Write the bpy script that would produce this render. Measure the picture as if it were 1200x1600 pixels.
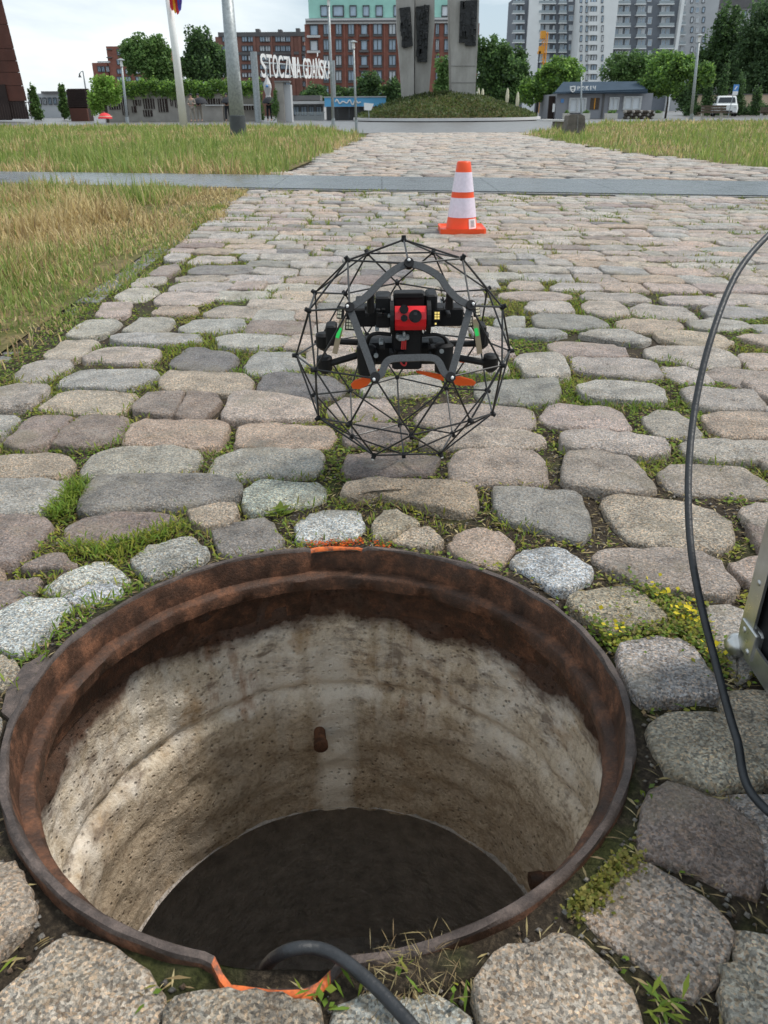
import bpy, math, random
import numpy as np
from mathutils import Vector, Matrix
random.seed(7); rng = np.random.default_rng(7)
S = bpy.context.scene
for o in list(bpy.data.objects): bpy.data.objects.remove(o)
COL = S.collection
R = math.radians

# ---------------------------------------------------------------- camera
F, PITCH, ROLL, H = 1202.0, R(27.58), R(0.4), 0.63
CP, SP, CR, SR = math.cos(PITCH), math.sin(PITCH), math.cos(ROLL), math.sin(ROLL)
FWD, UP0, RT0 = Vector((0, CP, -SP)), Vector((0, SP, CP)), Vector((1, 0, 0))
CRT = RT0 * CR - UP0 * SR
CUP = RT0 * SR + UP0 * CR
CAM = Vector((0, 0, H))
cam = bpy.data.objects.new('camera', bpy.data.cameras.new('camera'))
COL.objects.link(cam)
m = Matrix((CRT, CUP, -FWD)).transposed().to_4x4(); m.translation = CAM
cam.matrix_world = m
cam.data.sensor_fit = 'VERTICAL'; cam.data.sensor_height = 24; cam.data.lens = 24 * F / 1600
cam.data.clip_start = 0.02; cam.data.clip_end = 3000
cam.data.dof.use_dof = True; cam.data.dof.focus_distance = 1.25; cam.data.dof.aperture_fstop = 14.0
S.camera = cam

# ---------------------------------------------------------------- sky, sun, exposure
SUN_EL, SUN_AZ = R(57), R(72)            # azimuth from +Y towards +X
w = bpy.data.worlds.new('World'); S.world = w; w.use_nodes = True
nt = w.node_tree; nt.nodes.clear()
def wn(t, **k):
    n = nt.nodes.new(t)
    for a, b in k.items(): setattr(n, a, b)
    return n
wo = wn('ShaderNodeOutputWorld'); bg = wn('ShaderNodeBackground'); bg2 = wn('ShaderNodeBackground')
sky = wn('ShaderNodeTexSky', sky_type='NISHITA', sun_disc=False)
sky.sun_elevation = SUN_EL; sky.sun_rotation = SUN_AZ
bg.inputs['Strength'].default_value = 0.11
nt.links.new(sky.outputs[0], bg.inputs['Color'])
tc = wn('ShaderNodeTexCoord'); mp = wn('ShaderNodeMapping'); mp.inputs['Scale'].default_value = (1.0, 1.0, 3.2)
nz = wn('ShaderNodeTexNoise'); nz.inputs['Scale'].default_value = 2.6; nz.inputs['Detail'].default_value = 7; nz.inputs['Roughness'].default_value = .55
nz.inputs['Distortion'].default_value = .4
cr = wn('ShaderNodeValToRGB')
cr.color_ramp.elements[0].position = .41; cr.color_ramp.elements[0].color = (.42, .51, .58, 1)
cr.color_ramp.elements[1].position = .66; cr.color_ramp.elements[1].color = (.82, .86, .88, 1)
nt.links.new(tc.outputs['Generated'], mp.inputs[0]); nt.links.new(mp.outputs[0], nz.inputs['Vector'])
nt.links.new(nz.outputs[0], cr.inputs[0]); nt.links.new(cr.outputs[0], bg2.inputs['Color'])
bg2.inputs['Strength'].default_value = 0.65
mx = wn('ShaderNodeMixShader'); mx.inputs[0].default_value = .9
nt.links.new(bg.outputs[0], mx.inputs[1]); nt.links.new(bg2.outputs[0], mx.inputs[2]); nt.links.new(mx.outputs[0], wo.inputs[0])
sl = bpy.data.lights.new('sun', 'SUN'); sl.energy = 1.5; sl.angle = R(10); sl.color = (1, .95, .88)
sun = bpy.data.objects.new('sun', sl); COL.objects.link(sun)
sd = Vector((math.sin(SUN_AZ) * math.cos(SUN_EL), math.cos(SUN_AZ) * math.cos(SUN_EL), math.sin(SUN_EL)))
sun.rotation_euler = (-sd).to_track_quat('-Z', 'Y').to_euler(); sun.location = (0, 0, 30)
S.view_settings.view_transform = 'Standard'; S.view_settings.look = 'None'
S.view_settings.exposure = 1.0; S.view_settings.gamma = 1; S.view_settings.use_curve_mapping = False

# ---------------------------------------------------------------- geometry helpers
def gz(y):                                # the paving dips gently from the camera towards the road
    t = min(max((1.2 - y) / .85, 0), 1.35)
    return .03825 * t
def ray(px, py):
    return FWD + CRT * ((px - 600) / F) + CUP * ((800 - py) / F)
def P(px, py, Y):                         # point at distance Y in front of the camera
    d = ray(px, py); return CAM + d * (Y / d.y)
def G(px, py, dz=0.0):                    # point on the ground
    d = ray(px, py); z = 0
    for _ in range(8):
        t = (z + dz - H) / d.z; z = gz(d.y * t)
    return CAM + d * t
def mpp(Y): return (P(601, 180, Y) - P(600, 180, Y)).length
OFF = {}
def tag(o, label=None, cat=None, group=None, kind=None):
    if label: o['label'] = label
    if cat: o['category'] = cat
    if group: o['group'] = group
    if kind: o['kind'] = kind
    return o
def thing(name, label, cat, loc, group=None):
    o = bpy.data.objects.new(name, None); COL.objects.link(o)
    o.empty_display_size = .1; o.location = loc; OFF[o] = Vector(loc)
    return tag(o, label, cat, group)
class MB:
    def __init__(s): s.v = []; s.f = []; s.m = []; s.mi = 0
    def add(s, vs, fs):
        b = len(s.v); s.v += [tuple(v) for v in vs]; s.f += [tuple(i + b for i in f) for f in fs]; s.m += [s.mi] * len(fs); return s
    def box(s, a, b):
        x0, y0, z0 = a; x1, y1, z1 = b
        return s.add([(x0,y0,z0),(x1,y0,z0),(x1,y1,z0),(x0,y1,z0),(x0,y0,z1),(x1,y0,z1),(x1,y1,z1),(x0,y1,z1)],
            [(0,3,2,1),(4,5,6,7),(0,1,5,4),(1,2,6,5),(2,3,7,6),(3,0,4,7)])
    def bbox(s, a, b, e):                 # box with chamfered edges (convex: three nested slabs)
        x0,y0,z0=a; x1,y1,z1=b; vs=[]
        for z,i in ((z0,e),(z0+e,0),(z1-e,0),(z1,e)):
            for (x,y) in ((x0+i+e,y0+i),(x1-i-e,y0+i),(x1-i,y0+i+e),(x1-i,y1-i-e),(x1-i-e,y1-i),(x0+i+e,y1-i),(x0+i,y1-i-e),(x0+i,y0+i+e)): vs.append((x,y,z))
        fs=[tuple(range(7,-1,-1)),tuple(range(24,32))]
        for r in range(3):
            for k in range(8): fs.append((r*8+k, r*8+(k+1)%8, r*8+8+(k+1)%8, r*8+8+k))
        return s.add(vs,fs)
    def tube(s, pts, r, n=8, cap=True):
        pts = [Vector(p) for p in pts]; rs = r if isinstance(r, (list, tuple)) else [r]*len(pts)
        vs = []; up = None
        for i, p in enumerate(pts):
            t = (pts[min(i+1,len(pts)-1)] - pts[max(i-1,0)]).normalized()
            if up is None: up = t.orthogonal().normalized()
            up = (up - t*up.dot(t)).normalized(); sd_ = t.cross(up)
            for k in range(n):
                a = 2*math.pi*k/n; vs.append(p + (up*math.cos(a) + sd_*math.sin(a))*rs[i])
        fs = []
        for i in range(len(pts)-1):
            for k in range(n): fs.append((i*n+k, i*n+(k+1)%n, (i+1)*n+(k+1)%n, (i+1)*n+k))
        if cap: fs.append(tuple(range(n-1,-1,-1))); fs.append(tuple(range((len(pts)-1)*n, len(pts)*n)))
        return s.add(vs, fs)
    def lathe(s, c, prof, n=32, a0=0, a1=2*math.pi):
        c = Vector(c); full = abs(a1-a0-2*math.pi) < 1e-6; m_ = n if full else n+1; vs = []
        for r, z in prof:
            for k in range(m_):
                a = a0+(a1-a0)*k/n; vs.append((c.x+r*math.cos(a), c.y+r*math.sin(a), c.z+z))
        fs = []
        for i in range(len(prof)-1):
            for k in range(n):
                k2 = (k+1) % m_
                fs.append((i*m_+k, i*m_+k2, (i+1)*m_+k2, (i+1)*m_+k))
        return s.add(vs, fs)
    def ball(s, c, r, n=8, sq=(1,1,1)):
        c = Vector(c); vs=[(c.x,c.y,c.z-r*sq[2])]; fs=[]; q=n//2
        for i in range(1,q):
            t=math.pi*i/q
            for k in range(n):
                a=2*math.pi*k/n; vs.append((c.x+r*sq[0]*math.sin(t)*math.cos(a),c.y+r*sq[1]*math.sin(t)*math.sin(a),c.z-r*sq[2]*math.cos(t)))
        vs.append((c.x,c.y,c.z+r*sq[2])); L=len(vs)-1
        for k in range(n): fs.append((0,1+(k+1)%n,1+k)); fs.append((L,1+(q-2)*n+k,1+(q-2)*n+(k+1)%n))
        for i in range(q-2):
            for k in range(n): fs.append((1+i*n+k,1+i*n+(k+1)%n,1+(i+1)*n+(k+1)%n,1+(i+1)*n+k))
        return s.add(vs,fs)
    def prism(s, poly, dirv):             # polygon (3D points) extruded along dirv
        n=len(poly); d=Vector(dirv); vs=[Vector(p) for p in poly]+[Vector(p)+d for p in poly]
        fs=[tuple(range(n-1,-1,-1)),tuple(range(n,2*n))]+[(k,(k+1)%n,n+(k+1)%n,n+k) for k in range(n)]
        return s.add(vs,fs)
    def strip(s, pts, nrm, wid, th):      # flat bar of width wid following pts, thickness th along nrm
        pts=[Vector(p) for p in pts]; nrm=Vector(nrm).normalized(); vs=[]
        for i,p in enumerate(pts):
            t=(pts[min(i+1,len(pts)-1)]-pts[max(i-1,0)]).normalized(); q=nrm.cross(t).normalized()*wid/2
            vs+= [p+q+nrm*th/2,p-q+nrm*th/2,p-q-nrm*th/2,p+q-nrm*th/2]
        fs=[(3,2,1,0),tuple(len(vs)-4+i for i in range(4))]
        for i in range(len(pts)-1):
            for k in range(4): fs.append((i*4+k,i*4+(k+1)%4,i*4+4+(k+1)%4,i*4+4+k))
        return s.add(vs,fs)
    def build(s, name, mat, parent=None, smooth=False, recalc=True):
        off = OFF.get(parent, Vector((0,0,0)))
        me = bpy.data.meshes.new(name)
        me.from_pydata([(v[0]-off.x, v[1]-off.y, v[2]-off.z) for v in s.v], [], s.f)
        mats = mat if isinstance(mat, (list, tuple)) else [mat]
        for q in mats: me.materials.append(q)
        if len(mats) > 1: me.polygons.foreach_set('material_index', s.m)
        if recalc:
            import bmesh
            b = bmesh.new(); b.from_mesh(me); bmesh.ops.recalc_face_normals(b, faces=b.faces); b.to_mesh(me); b.free()
        if smooth:
            me.polygons.foreach_set('use_smooth', [True]*len(me.polygons))
            if smooth != True: me.set_sharp_from_angle(angle=R(smooth))
        me.update()
        o = bpy.data.objects.new(name, me); COL.objects.link(o)
        if parent: o.parent = parent
        OFF[o] = off
        return o
def np_mesh(name, V, Fc, mat, col=None, parent=None, smooth=False):
    V = np.asarray(V, np.float32); Fc = np.asarray(Fc, np.int32); off = OFF.get(parent, Vector((0,0,0)))
    V = V - np.array(off, np.float32)
    me = bpy.data.meshes.new(name); k = Fc.shape[1]
    me.vertices.add(len(V)); me.vertices.foreach_set('co', V.ravel())
    me.loops.add(Fc.size); me.loops.foreach_set('vertex_index', Fc.ravel())
    me.polygons.add(len(Fc)); me.polygons.foreach_set('loop_start', np.arange(0, Fc.size, k, dtype=np.int32))
    me.update(calc_edges=True)
    if col is not None:
        a = me.attributes.new('col', 'FLOAT_COLOR', 'POINT'); a.data.foreach_set('color', np.asarray(col, np.float32).ravel())
    if smooth: me.polygons.foreach_set('use_smooth', np.ones(len(Fc), bool))
    me.materials.append(mat)
    o = bpy.data.objects.new(name, me); COL.objects.link(o)
    if parent: o.parent = parent
    OFF[o] = off
    return o
def copy_tree(o, parent=None):
    c = o.copy(); COL.objects.link(c); c.parent = parent
    for ch in list(o.children): copy_tree(ch, c)
    return c
def vn(x, y, sc, seed):                   # value noise 0..1
    g = np.random.default_rng(seed).random((64, 64)); x = np.asarray(x)*sc+17.3; y = np.asarray(y)*sc+9.1
    xi = np.floor(x).astype(int); yi = np.floor(y).astype(int); fx = x-xi; fy = y-yi
    fx = fx*fx*(3-2*fx); fy = fy*fy*(3-2*fy)
    q = lambda a, b: g[a % 64, b % 64]
    return (q(xi,yi)*(1-fx)+q(xi+1,yi)*fx)*(1-fy)+(q(xi,yi+1)*(1-fx)+q(xi+1,yi+1)*fx)*fy

# ---------------------------------------------------------------- materials
class NM:
    def __init__(s, name):
        s.m = bpy.data.materials.new(name); s.m.use_nodes = True; s.t = s.m.node_tree; s.b = s.t.nodes['Principled BSDF']
        s.tc = s.t.nodes.new('ShaderNodeTexCoord')
    def n(s, t, ins={}, **k):
        x = s.t.nodes.new(t)
        for a, b in k.items(): setattr(x, a, b)
        for a, b in ins.items():
            if hasattr(b, 'links') or isinstance(b, bpy.types.NodeSocket): s.t.links.new(b, x.inputs[a])
            else: x.inputs[a].default_value = b
        return x
    def noise(s, sc, det=4, rough=.6, vec=None, scale=None, dist=0):
        v = vec or s.tc.outputs['Object']
        if scale: v = s.n('ShaderNodeMapping', {'Vector': v, 'Scale': scale}).outputs[0]
        return s.n('ShaderNodeTexNoise', {'Vector': v, 'Scale': sc, 'Detail': det, 'Roughness': rough, 'Distortion': dist}).outputs[0]
    def ramp(s, f, *st):
        r = s.n('ShaderNodeValToRGB', {0: f}); e = r.color_ramp.elements
        while len(e) < len(st): e.new(.5)
        for el, (p, c) in zip(e, st):
            el.position = p; el.color = (*((c,)*3 if isinstance(c, (int, float)) else c), 1)
        return r.outputs[0]
    def mix(s, f, a, b, mode='MIX'):
        x = s.n('ShaderNodeMix', data_type='RGBA', blend_type=mode)
        for i, v in ((0, f), (6, a), (7, b)):
            if isinstance(v, bpy.types.NodeSocket): s.t.links.new(v, x.inputs[i])
            else: x.inputs[i].default_value = v if i == 0 else (*v, 1)
        return x.outputs[2]
    def set(s, **k):
        for a, v in k.items():
            a = {'col':'Base Color','rough':'Roughness','metal':'Metallic','spec':'Specular IOR Level'}.get(a, a)
            if isinstance(v, bpy.types.NodeSocket): s.t.links.new(v, s.b.inputs[a])
            else: s.b.inputs[a].default_value = (*v, 1) if isinstance(v, tuple) and len(v) == 3 else v
        return s
    def bump(s, h, strength=.3, dist=.01):
        b = s.n('ShaderNodeBump', {'Height': h, 'Strength': strength, 'Distance': dist})
        s.t.links.new(b.outputs[0], s.b.inputs['Normal']); return s
def M(name, col, rough=.6, metal=0, nsc=8, amt=.18, bsc=None, bst=.2, bd=.01, emit=None, spec=.5):
    q = NM(name); f = q.noise(nsc, 5)
    q.set(col=q.ramp(f, (.3, tuple(c*(1-amt) for c in col)), (.7, tuple(min(1, c*(1+amt)) for c in col))), metal=metal, spec=spec)
    q.set(rough=q.ramp(q.noise(nsc*1.7, 3), (.3, max(0, rough-.08)), (.7, min(1, rough+.08))))
    if bsc: q.bump(q.noise(bsc, 4), bst, bd)
    if emit: q.set(**{'Emission Color': col, 'Emission Strength': emit})
    return q.m
# granite cobble: tint and grain strength come from the stone's own attribute
q = NM('granite'); at = q.n('ShaderNodeAttribute', attribute_name='col')
obv = q.tc.outputs['Object']
vo = q.n('ShaderNodeTexVoronoi', {'Vector': obv, 'Scale': 400.0, 'Randomness': 1.0}); sep = q.n('ShaderNodeSeparateColor', {0: vo.outputs['Color']})
grain = q.ramp(sep.outputs[0], (.0, .06), (.22, .32), (.45, .95), (.8, 1.75), (1., 2.5))
grain2 = q.ramp(q.noise(210, 6, .72), (.34, .3), (.47, .85), (.56, 1.15), (.68, 1.9))
tint = q.mix(.5, (1, 1, 1), q.ramp(sep.outputs[2], (.3, (.82, .95, 1.1)), (.6, (1, 1, 1)), (.9, (1.25, 1.0, .75))), 'MULTIPLY')
gr = q.mix(.5, grain, grain2); gr = q.mix(1., gr, tint, 'MULTIPLY')
gr = q.mix(at.outputs['Alpha'], (1, 1, 1), gr)
base = q.mix(1., at.outputs['Color'], gr, 'MULTIPLY')
big = q.ramp(q.noise(14, 6, .65), (.3, .55), (.52, 1.0), (.75, 1.3))
base = q.mix(1., base, big, 'MULTIPLY')
lich = q.ramp(q.noise(5.5, 6, .7), (.53, 0.), (.68, .6))
base = q.mix(lich, base, (.36, .30, .205))
base = q.mix(q.ramp(q.noise(8, 7, .72, dist=.6), (.57, 0.), (.7, .42)), base, (.17, .135, .105))
base = q.mix(q.ramp(q.noise(11, 7, .75, dist=.8), (.58, 0.), (.7, .55)), base, (.50, .48, .44))
q.set(col=base, rough=q.ramp(q.noise(9, 5), (.3, .24), (.7, .55)), spec=.5)
hh = q.n('ShaderNodeMath', {0: q.noise(95, 5, .7), 1: q.noise(22, 4, .6)}, operation='ADD').outputs[0]
hh = q.n('ShaderNodeMath', {0: hh, 1: q.noise(230, 4, .7)}, operation='ADD').outputs[0]
q.bump(hh, 1.0, .011); GRAN = q.m
# soil and moss between the stones
q = NM('soil'); f1 = q.noise(160, 6, .75); f2 = q.noise(7, 5, .6)
soil = q.ramp(f1, (.3, (.016, .012, .008)), (.52, (.048, .036, .024)), (.68, (.13, .10, .066)), (.78, (.3, .25, .19)))
moss = q.ramp(f1, (.3, (.018, .024, .006)), (.6, (.07, .085, .018)), (.8, (.13, .14, .035)))
q.set(col=q.mix(q.ramp(f2, (.52, 0.), (.64, .7)), soil, moss), rough=.85, spec=.25); q.bump(f1, .8, .008); SOIL = q.m
q = NM('leaves'); at = q.n('ShaderNodeAttribute', attribute_name='col')
q.set(col=at.outputs['Color'], rough=.55, spec=.3)
tr = q.n('ShaderNodeBsdfTranslucent', {'Color': at.outputs['Color']}); ms = q.n('ShaderNodeMixShader', {0: .42, 1: q.b.outputs[0], 2: tr.outputs[0]})
q.t.links.new(ms.outputs[0], q.t.nodes['Material Output'].inputs[0]); LEAF = q.m
# rust
def rust(name, a, b, c, sc=30):
    q = NM(name); f = q.noise(sc, 8, .7); g = q.noise(sc*9, 4, .7)
    cc = q.ramp(f, (.3, a), (.5, b), (.68, c)); cc = q.mix(.6, cc, q.ramp(g, (.3, .55), (.6, 1.1), (.75, 1.7)), 'MULTIPLY')
    st = q.noise(9, 5, .6, scale=(1, 1, .25)); cc = q.mix(q.ramp(st, (.5, 0.), (.68, .55)), cc, (.03, .017, .012))
    q.set(col=cc, rough=q.ramp(f, (.35, .42), (.65, .78)), spec=.4, metal=.1); q.bump(g, .5, .004); return q.m
RUST = rust('rust', (.028, .016, .010), (.088, .042, .024), (.24, .105, .055))
RUSTDK = rust('rust_worn_top', (.045, .034, .03), (.10, .076, .066), (.19, .145, .125), 45)
q = NM('concrete_shaft')
geo = q.n('ShaderNodeSeparateXYZ', {0: obv if False else q.tc.outputs['Object']}); z = geo.outputs[2]
wear = q.noise(7, 8, .68); fine = q.noise(120, 5, .75); strk = q.noise(20, 5, .6, scale=(1, 1, .09))
con = q.ramp(fine, (.3, (.36, .29, .22)), (.48, (.76, .68, .56)), (.68, (.90, .84, .74)))
con = q.mix(q.ramp(wear, (.47, 0.), (.58, .85)), con, (.93, .90, .85))
con = q.mix(q.ramp(q.noise(11, 6, .65), (.55, 0.), (.68, .55)), con, (.50, .30, .13))
con = q.mix(q.ramp(strk, (.52, 0.), (.66, .5)), con, (.36, .26, .15))
con = q.mix(q.ramp(q.noise(15, 7, .7, scale=(1, 1, 2)), (.52, 0.), (.63, .8)), con, (.22, .175, .145))
con = q.mix(q.ramp(q.noise(16, 6, .6, scale=(1, 1, .1)), (.56, 0.), (.66, .8)), con, (.86, .83, .77))
con = q.mix(q.ramp(q.noise(13, 6, .65, scale=(1, 1, .3)), (.58, 0.), (.7, .8)), con, (.33, .15, .06))
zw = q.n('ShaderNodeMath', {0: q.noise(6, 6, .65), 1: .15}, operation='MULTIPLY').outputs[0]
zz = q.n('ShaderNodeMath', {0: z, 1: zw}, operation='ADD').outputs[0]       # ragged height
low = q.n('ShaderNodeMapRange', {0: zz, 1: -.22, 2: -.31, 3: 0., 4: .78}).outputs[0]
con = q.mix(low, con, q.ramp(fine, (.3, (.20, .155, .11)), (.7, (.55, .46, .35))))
gx_ = q.n('ShaderNodeMath', {0: geo.outputs[0], 1: .092}, operation='ADD').outputs[0]
gx_ = q.n('ShaderNodeMath', {0: gx_}, operation='ABSOLUTE').outputs[0]
gx_ = q.n('ShaderNodeMath', {0: gx_, 1: q.n('ShaderNodeMath', {0: q.noise(24, 7, .72, scale=(1, 1, .3)), 1: .09}, operation='MULTIPLY').outputs[0]}, operation='SUBTRACT').outputs[0]
lime = q.n('ShaderNodeMapRange', {0: gx_, 1: .0, 2: -.028, 3: 0., 4: .8}).outputs[0]
lz = q.n('ShaderNodeMapRange', {0: geo.outputs[1], 1: .85, 2: .95, 3: 0., 4: 1.}).outputs[0]
lw = q.n('ShaderNodeMapRange', {0: z, 1: -.16, 2: -.24, 3: 0., 4: 1.}).outputs[0]
lime = q.n('ShaderNodeMath', {0: q.n('ShaderNodeMath', {0: lime, 1: lz}, operation='MULTIPLY').outputs[0], 1: lw}, operation='MULTIPLY').outputs[0]
con = q.mix(lime, con, (.88, .86, .81))
top = q.n('ShaderNodeMapRange', {0: zz, 1: -.092, 2: -.062, 3: 0., 4: .95}).outputs[0]
con = q.mix(top, con, q.ramp(q.noise(60, 6, .7), (.3, (.03, .013, .008)), (.6, (.085, .036, .02)), (.75, (.16, .07, .035))))
pit = q.n('ShaderNodeTexVoronoi', {'Vector': q.tc.outputs['Object'], 'Scale': 85.0}).outputs['Distance']
pitf = q.ramp(pit, (.1, .35), (.26, 1.))
con = q.mix(q.ramp(q.noise(6, 4), (.4, .05), (.62, .85)), con, pitf, 'MULTIPLY'); con = q.mix(1., con, (1.02, .97, .90), 'MULTIPLY')
q.set(col=con, rough=.85, spec=.25)
hh = q.n('ShaderNodeMath', {0: fine, 1: pitf}, operation='ADD').outputs[0]; q.bump(hh, .75, .006); SHAFT = q.m
CHAMB = M('chamber_concrete', (.46, .42, .38), .8, nsc=25, amt=.3, bsc=55, bst=.9, bd=.02)
PATHC = M('path_concrete', (.10, .11, .115), .26, nsc=3, amt=.2, bsc=60, bst=.15)
KERB = M('kerb_stone', (.19, .185, .18), .6, nsc=20, amt=.3, bsc=90, bst=.4)
ASPH = M('paving_far', (.17, .165, .16), .38, nsc=2.2, amt=.25, bsc=9, bst=.5, bd=.03)
BLACK = M('black_plastic', (.011, .011, .012), .6, nsc=30, spec=.3)
RUBBER = M('cable_rubber', (.022, .024, .027), .45, nsc=60, amt=.35, bsc=200, bst=.15)
CARBON = M('carbon_plate', (.06, .063, .066), .48, nsc=400, amt=.35)
ROD = M('carbon_rod', (.014, .014, .015), .4, nsc=50)
REDM = M('red_shell', (.80, .014, .022), .35, nsc=15, amt=.08)
GLASSB = M('lens_glass', (.006, .006, .008), .08, nsc=5, amt=.05)
ORANGE = M('orange_plastic', (.88, .085, .012), .42, nsc=12, amt=.08)
PROP = M('propeller_orange', (.95, .13, .015), .4, nsc=12, amt=.05)
REFL = M('reflective_band', (.78, .70, .80), .35, nsc=60, amt=.08)
WHITE = M('white_paint', (.8, .8, .79), .5, nsc=10, amt=.04)
ALU = M('aluminium', (.62, .62, .60), .34, metal=.9, nsc=40, amt=.1)
STEEL = M('galvanised_steel', (.33, .36, .37), .5, metal=.35, nsc=16, amt=.25)
TANP = M('tan_plastic', (.42, .33, .22), .5)
LEDY = M('lamp_yellow', (.95, .72, .2), .4, emit=.35, amt=.05)
LEDW = M('lamp_cell', (.85, .78, .6), .4, amt=.05)
LEDG = M('lamp_green', (.04, .7, .14), .4, emit=.15, amt=.05)
WIRER = M('red_wire', (.5, .03, .03), .45)
SPRAY = NM('orange_spray'); fz = SPRAY.noise(70, 6, .7)
SPRAY.set(col=SPRAY.ramp(fz, (.38, (.12, .045, .022)), (.5, (.55, .12, .025)), (.66, (.85, .18, .03))), rough=.55); SPRAY = SPRAY.m
BRICK = M('red_brick', (.27, .105, .075), .8, nsc=1.5, amt=.18)
BRICK2 = M('brick_dull', (.24, .115, .088), .8, nsc=1.5, amt=.15)
GREYB = M('grey_band', (.13, .125, .125), .8, nsc=1, amt=.15)
STONEW = M('pale_cornice', (.62, .61, .6), .7, nsc=1, amt=.06)
COPPER = M('patina_cladding', (.36, .66, .57), .6, nsc=.8, amt=.08)
WINF = M('window_frame_dark', (.06, .065, .07), .5)
WINL = M('window_frame_pale', (.55, .56, .56), .5)
PANE = M('window_glass', (.30, .38, .46), .12, nsc=.35, amt=.5)
PANEB = M('window_glass_blind', (.6, .63, .66), .3, nsc=.3, amt=.2)
TWHITE = M('tower_white', (.80, .81, .80), .8, nsc=.5, amt=.05)
TDARK = M('tower_grey', (.16, .175, .20), .8, nsc=.5, amt=.1)
TMID = M('tower_pale_grey', (.46, .47, .48), .8, nsc=.5, amt=.06)
BALC = M('balcony_glass', (.33, .38, .40), .3, nsc=.5, amt=.1)
CORTEN = M('corten_steel', (.10, .036, .024), .8, nsc=.35, amt=.4)
CORTDK = M('corten_dark', (.03, .017, .014), .8, nsc=.8, amt=.25)
CONC = NM('pylon_concrete'); fq = CONC.noise(1.2, 7, .65, scale=(1, 1, .35))
CONC.set(col=CONC.ramp(fq, (.3, (.26, .245, .22)), (.7, (.46, .44, .41))), rough=.8); CONC.bump(CONC.noise(6, 6), .4, .03); CONC = CONC.m
BRONZE = M('dark_relief', (.018, .019, .02), .6, nsc=2, amt=.4, bsc=3, bst=1, bd=.2)
WALLC = M('wall_concrete', (.33, .305, .275), .85, nsc=1.2, amt=.2)
BARK = M('bark', (.06, .048, .036), .9, nsc=6, amt=.35, bsc=20, bst=.6, bd=.03)
KIOSK = M('kiosk_wall', (.29, .295, .32), .75, nsc=1, amt=.06)
KROOF = M('kiosk_roof', (.055,.08,.11), .9, nsc=1, amt=.1, spec=.1)
WOOD = M('bench_wood', (.10, .072, .05), .7, nsc=8, amt=.3)
BLUEB = M('blue_banner', (.12, .42, .72), .5, nsc=1, amt=.06)
SIGNB = M('blue_sign', (.10, .28, .62), .4, amt=.04)
CREAM = M('cream_canvas', (.72, .68, .5), .8, nsc=3, amt=.08)
YELM = M('yellow_crane', (.75, .33, .03), .5, nsc=1, amt=.1)
CLOTHB = M('dark_cloth', (.018, .02, .026), .8)
CLOTHG = M('beige_cloth', (.28, .25, .21), .85)
SKIN = M('skin', (.45, .27, .2), .55, amt=.08)
REDU = M('red_canvas', (.7, .03, .035), .6, amt=.06)
BLKWALL = M('planter_render', (.58, .56, .5), .8, nsc=2, amt=.1)
CARP = M('car_white', (.75, .76, .76), .25, nsc=1, amt=.02)
DARKG = M('dark_glass', (.02, .024, .03), .08, amt=.1)
FLAGR = M('flag_red', (.6, .03, .04), .7); FLAGY = M('flag_yellow', (.8, .42, .03), .7); FLAGB = M('flag_blue', (.07, .06, .35), .7)
HOUSEW = M('cream_wall', (.55, .42, .3), .8, nsc=1, amt=.1)

# ---------------------------------------------------------------- ground
RC = np.array([-.072, .718]); RO = .355
def up_line(x): return 8.86 - .26*x        # far and near edges of the concrete path
def lo_line(x): return 7.33 - .245*x
def sheet(name, rects, z, mat, kind='structure', nz=1):
    b = MB()
    for x0, y0, x1, y1 in rects: b.add([(x0,y0,z),(x1,y0,z),(x1,y1,z),(x0,y1,z)], [(0,1,2,3)])
    return tag(b.build(name, mat, recalc=False), kind=kind)
X0, X1, Y0, Y1 = -1.8, 2.6, -.6, 3.4
BIG = 1500
sheet('ground', [(-BIG,-60,BIG,Y0),(-BIG,Y0,X0,Y1),(X1,Y0,BIG,Y1),(-BIG,Y1,BIG,BIG)], -.06, ASPH)
# soil bed of the road: a fine relief near the camera, with the manhole left open
nx, ny = 200, 180
gx, gy = np.meshgrid(np.linspace(X0, X1, nx), np.linspace(Y0, Y1, ny))
zz_ = np.vectorize(gz)(gy) - .0155 + .0065*np.clip((.40-np.hypot(gx-RC[0], gy-RC[1]))/.03, 0, 1) + (vn(gx, gy, 9, 1)-.5)*.016 + (vn(gx, gy, 40, 2)-.5)*.007
dr = np.hypot(gx-RC[0], gy-RC[1])
# pull the vertices just outside the opening onto a clean circle
V = np.stack([gx.ravel(), gy.ravel(), zz_.ravel()], 1)
keepv = (dr > .326).ravel()
near = keepv & (dr < .364).ravel()
ang = np.arctan2(gy-RC[1], gx-RC[0]).ravel()
V[near,0] = RC[0]+.350*np.cos(ang[near]); V[near,1] = RC[1]+.350*np.sin(ang[near])
idx = np.arange(nx*ny).reshape(ny, nx)
Fq = np.stack([idx[:-1,:-1], idx[:-1,1:], idx[1:,1:], idx[1:,:-1]], -1).reshape(-1, 4)
Fq = Fq[keepv[Fq].all(1)]
road = tag(np_mesh('cobbled_road', V, Fq, SOIL, smooth=True), kind='structure')
sheet('road_bed', [(X0,Y1,5.2,27.5),(X1,Y0,5.2,Y1)], -.02, SOIL)

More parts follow.
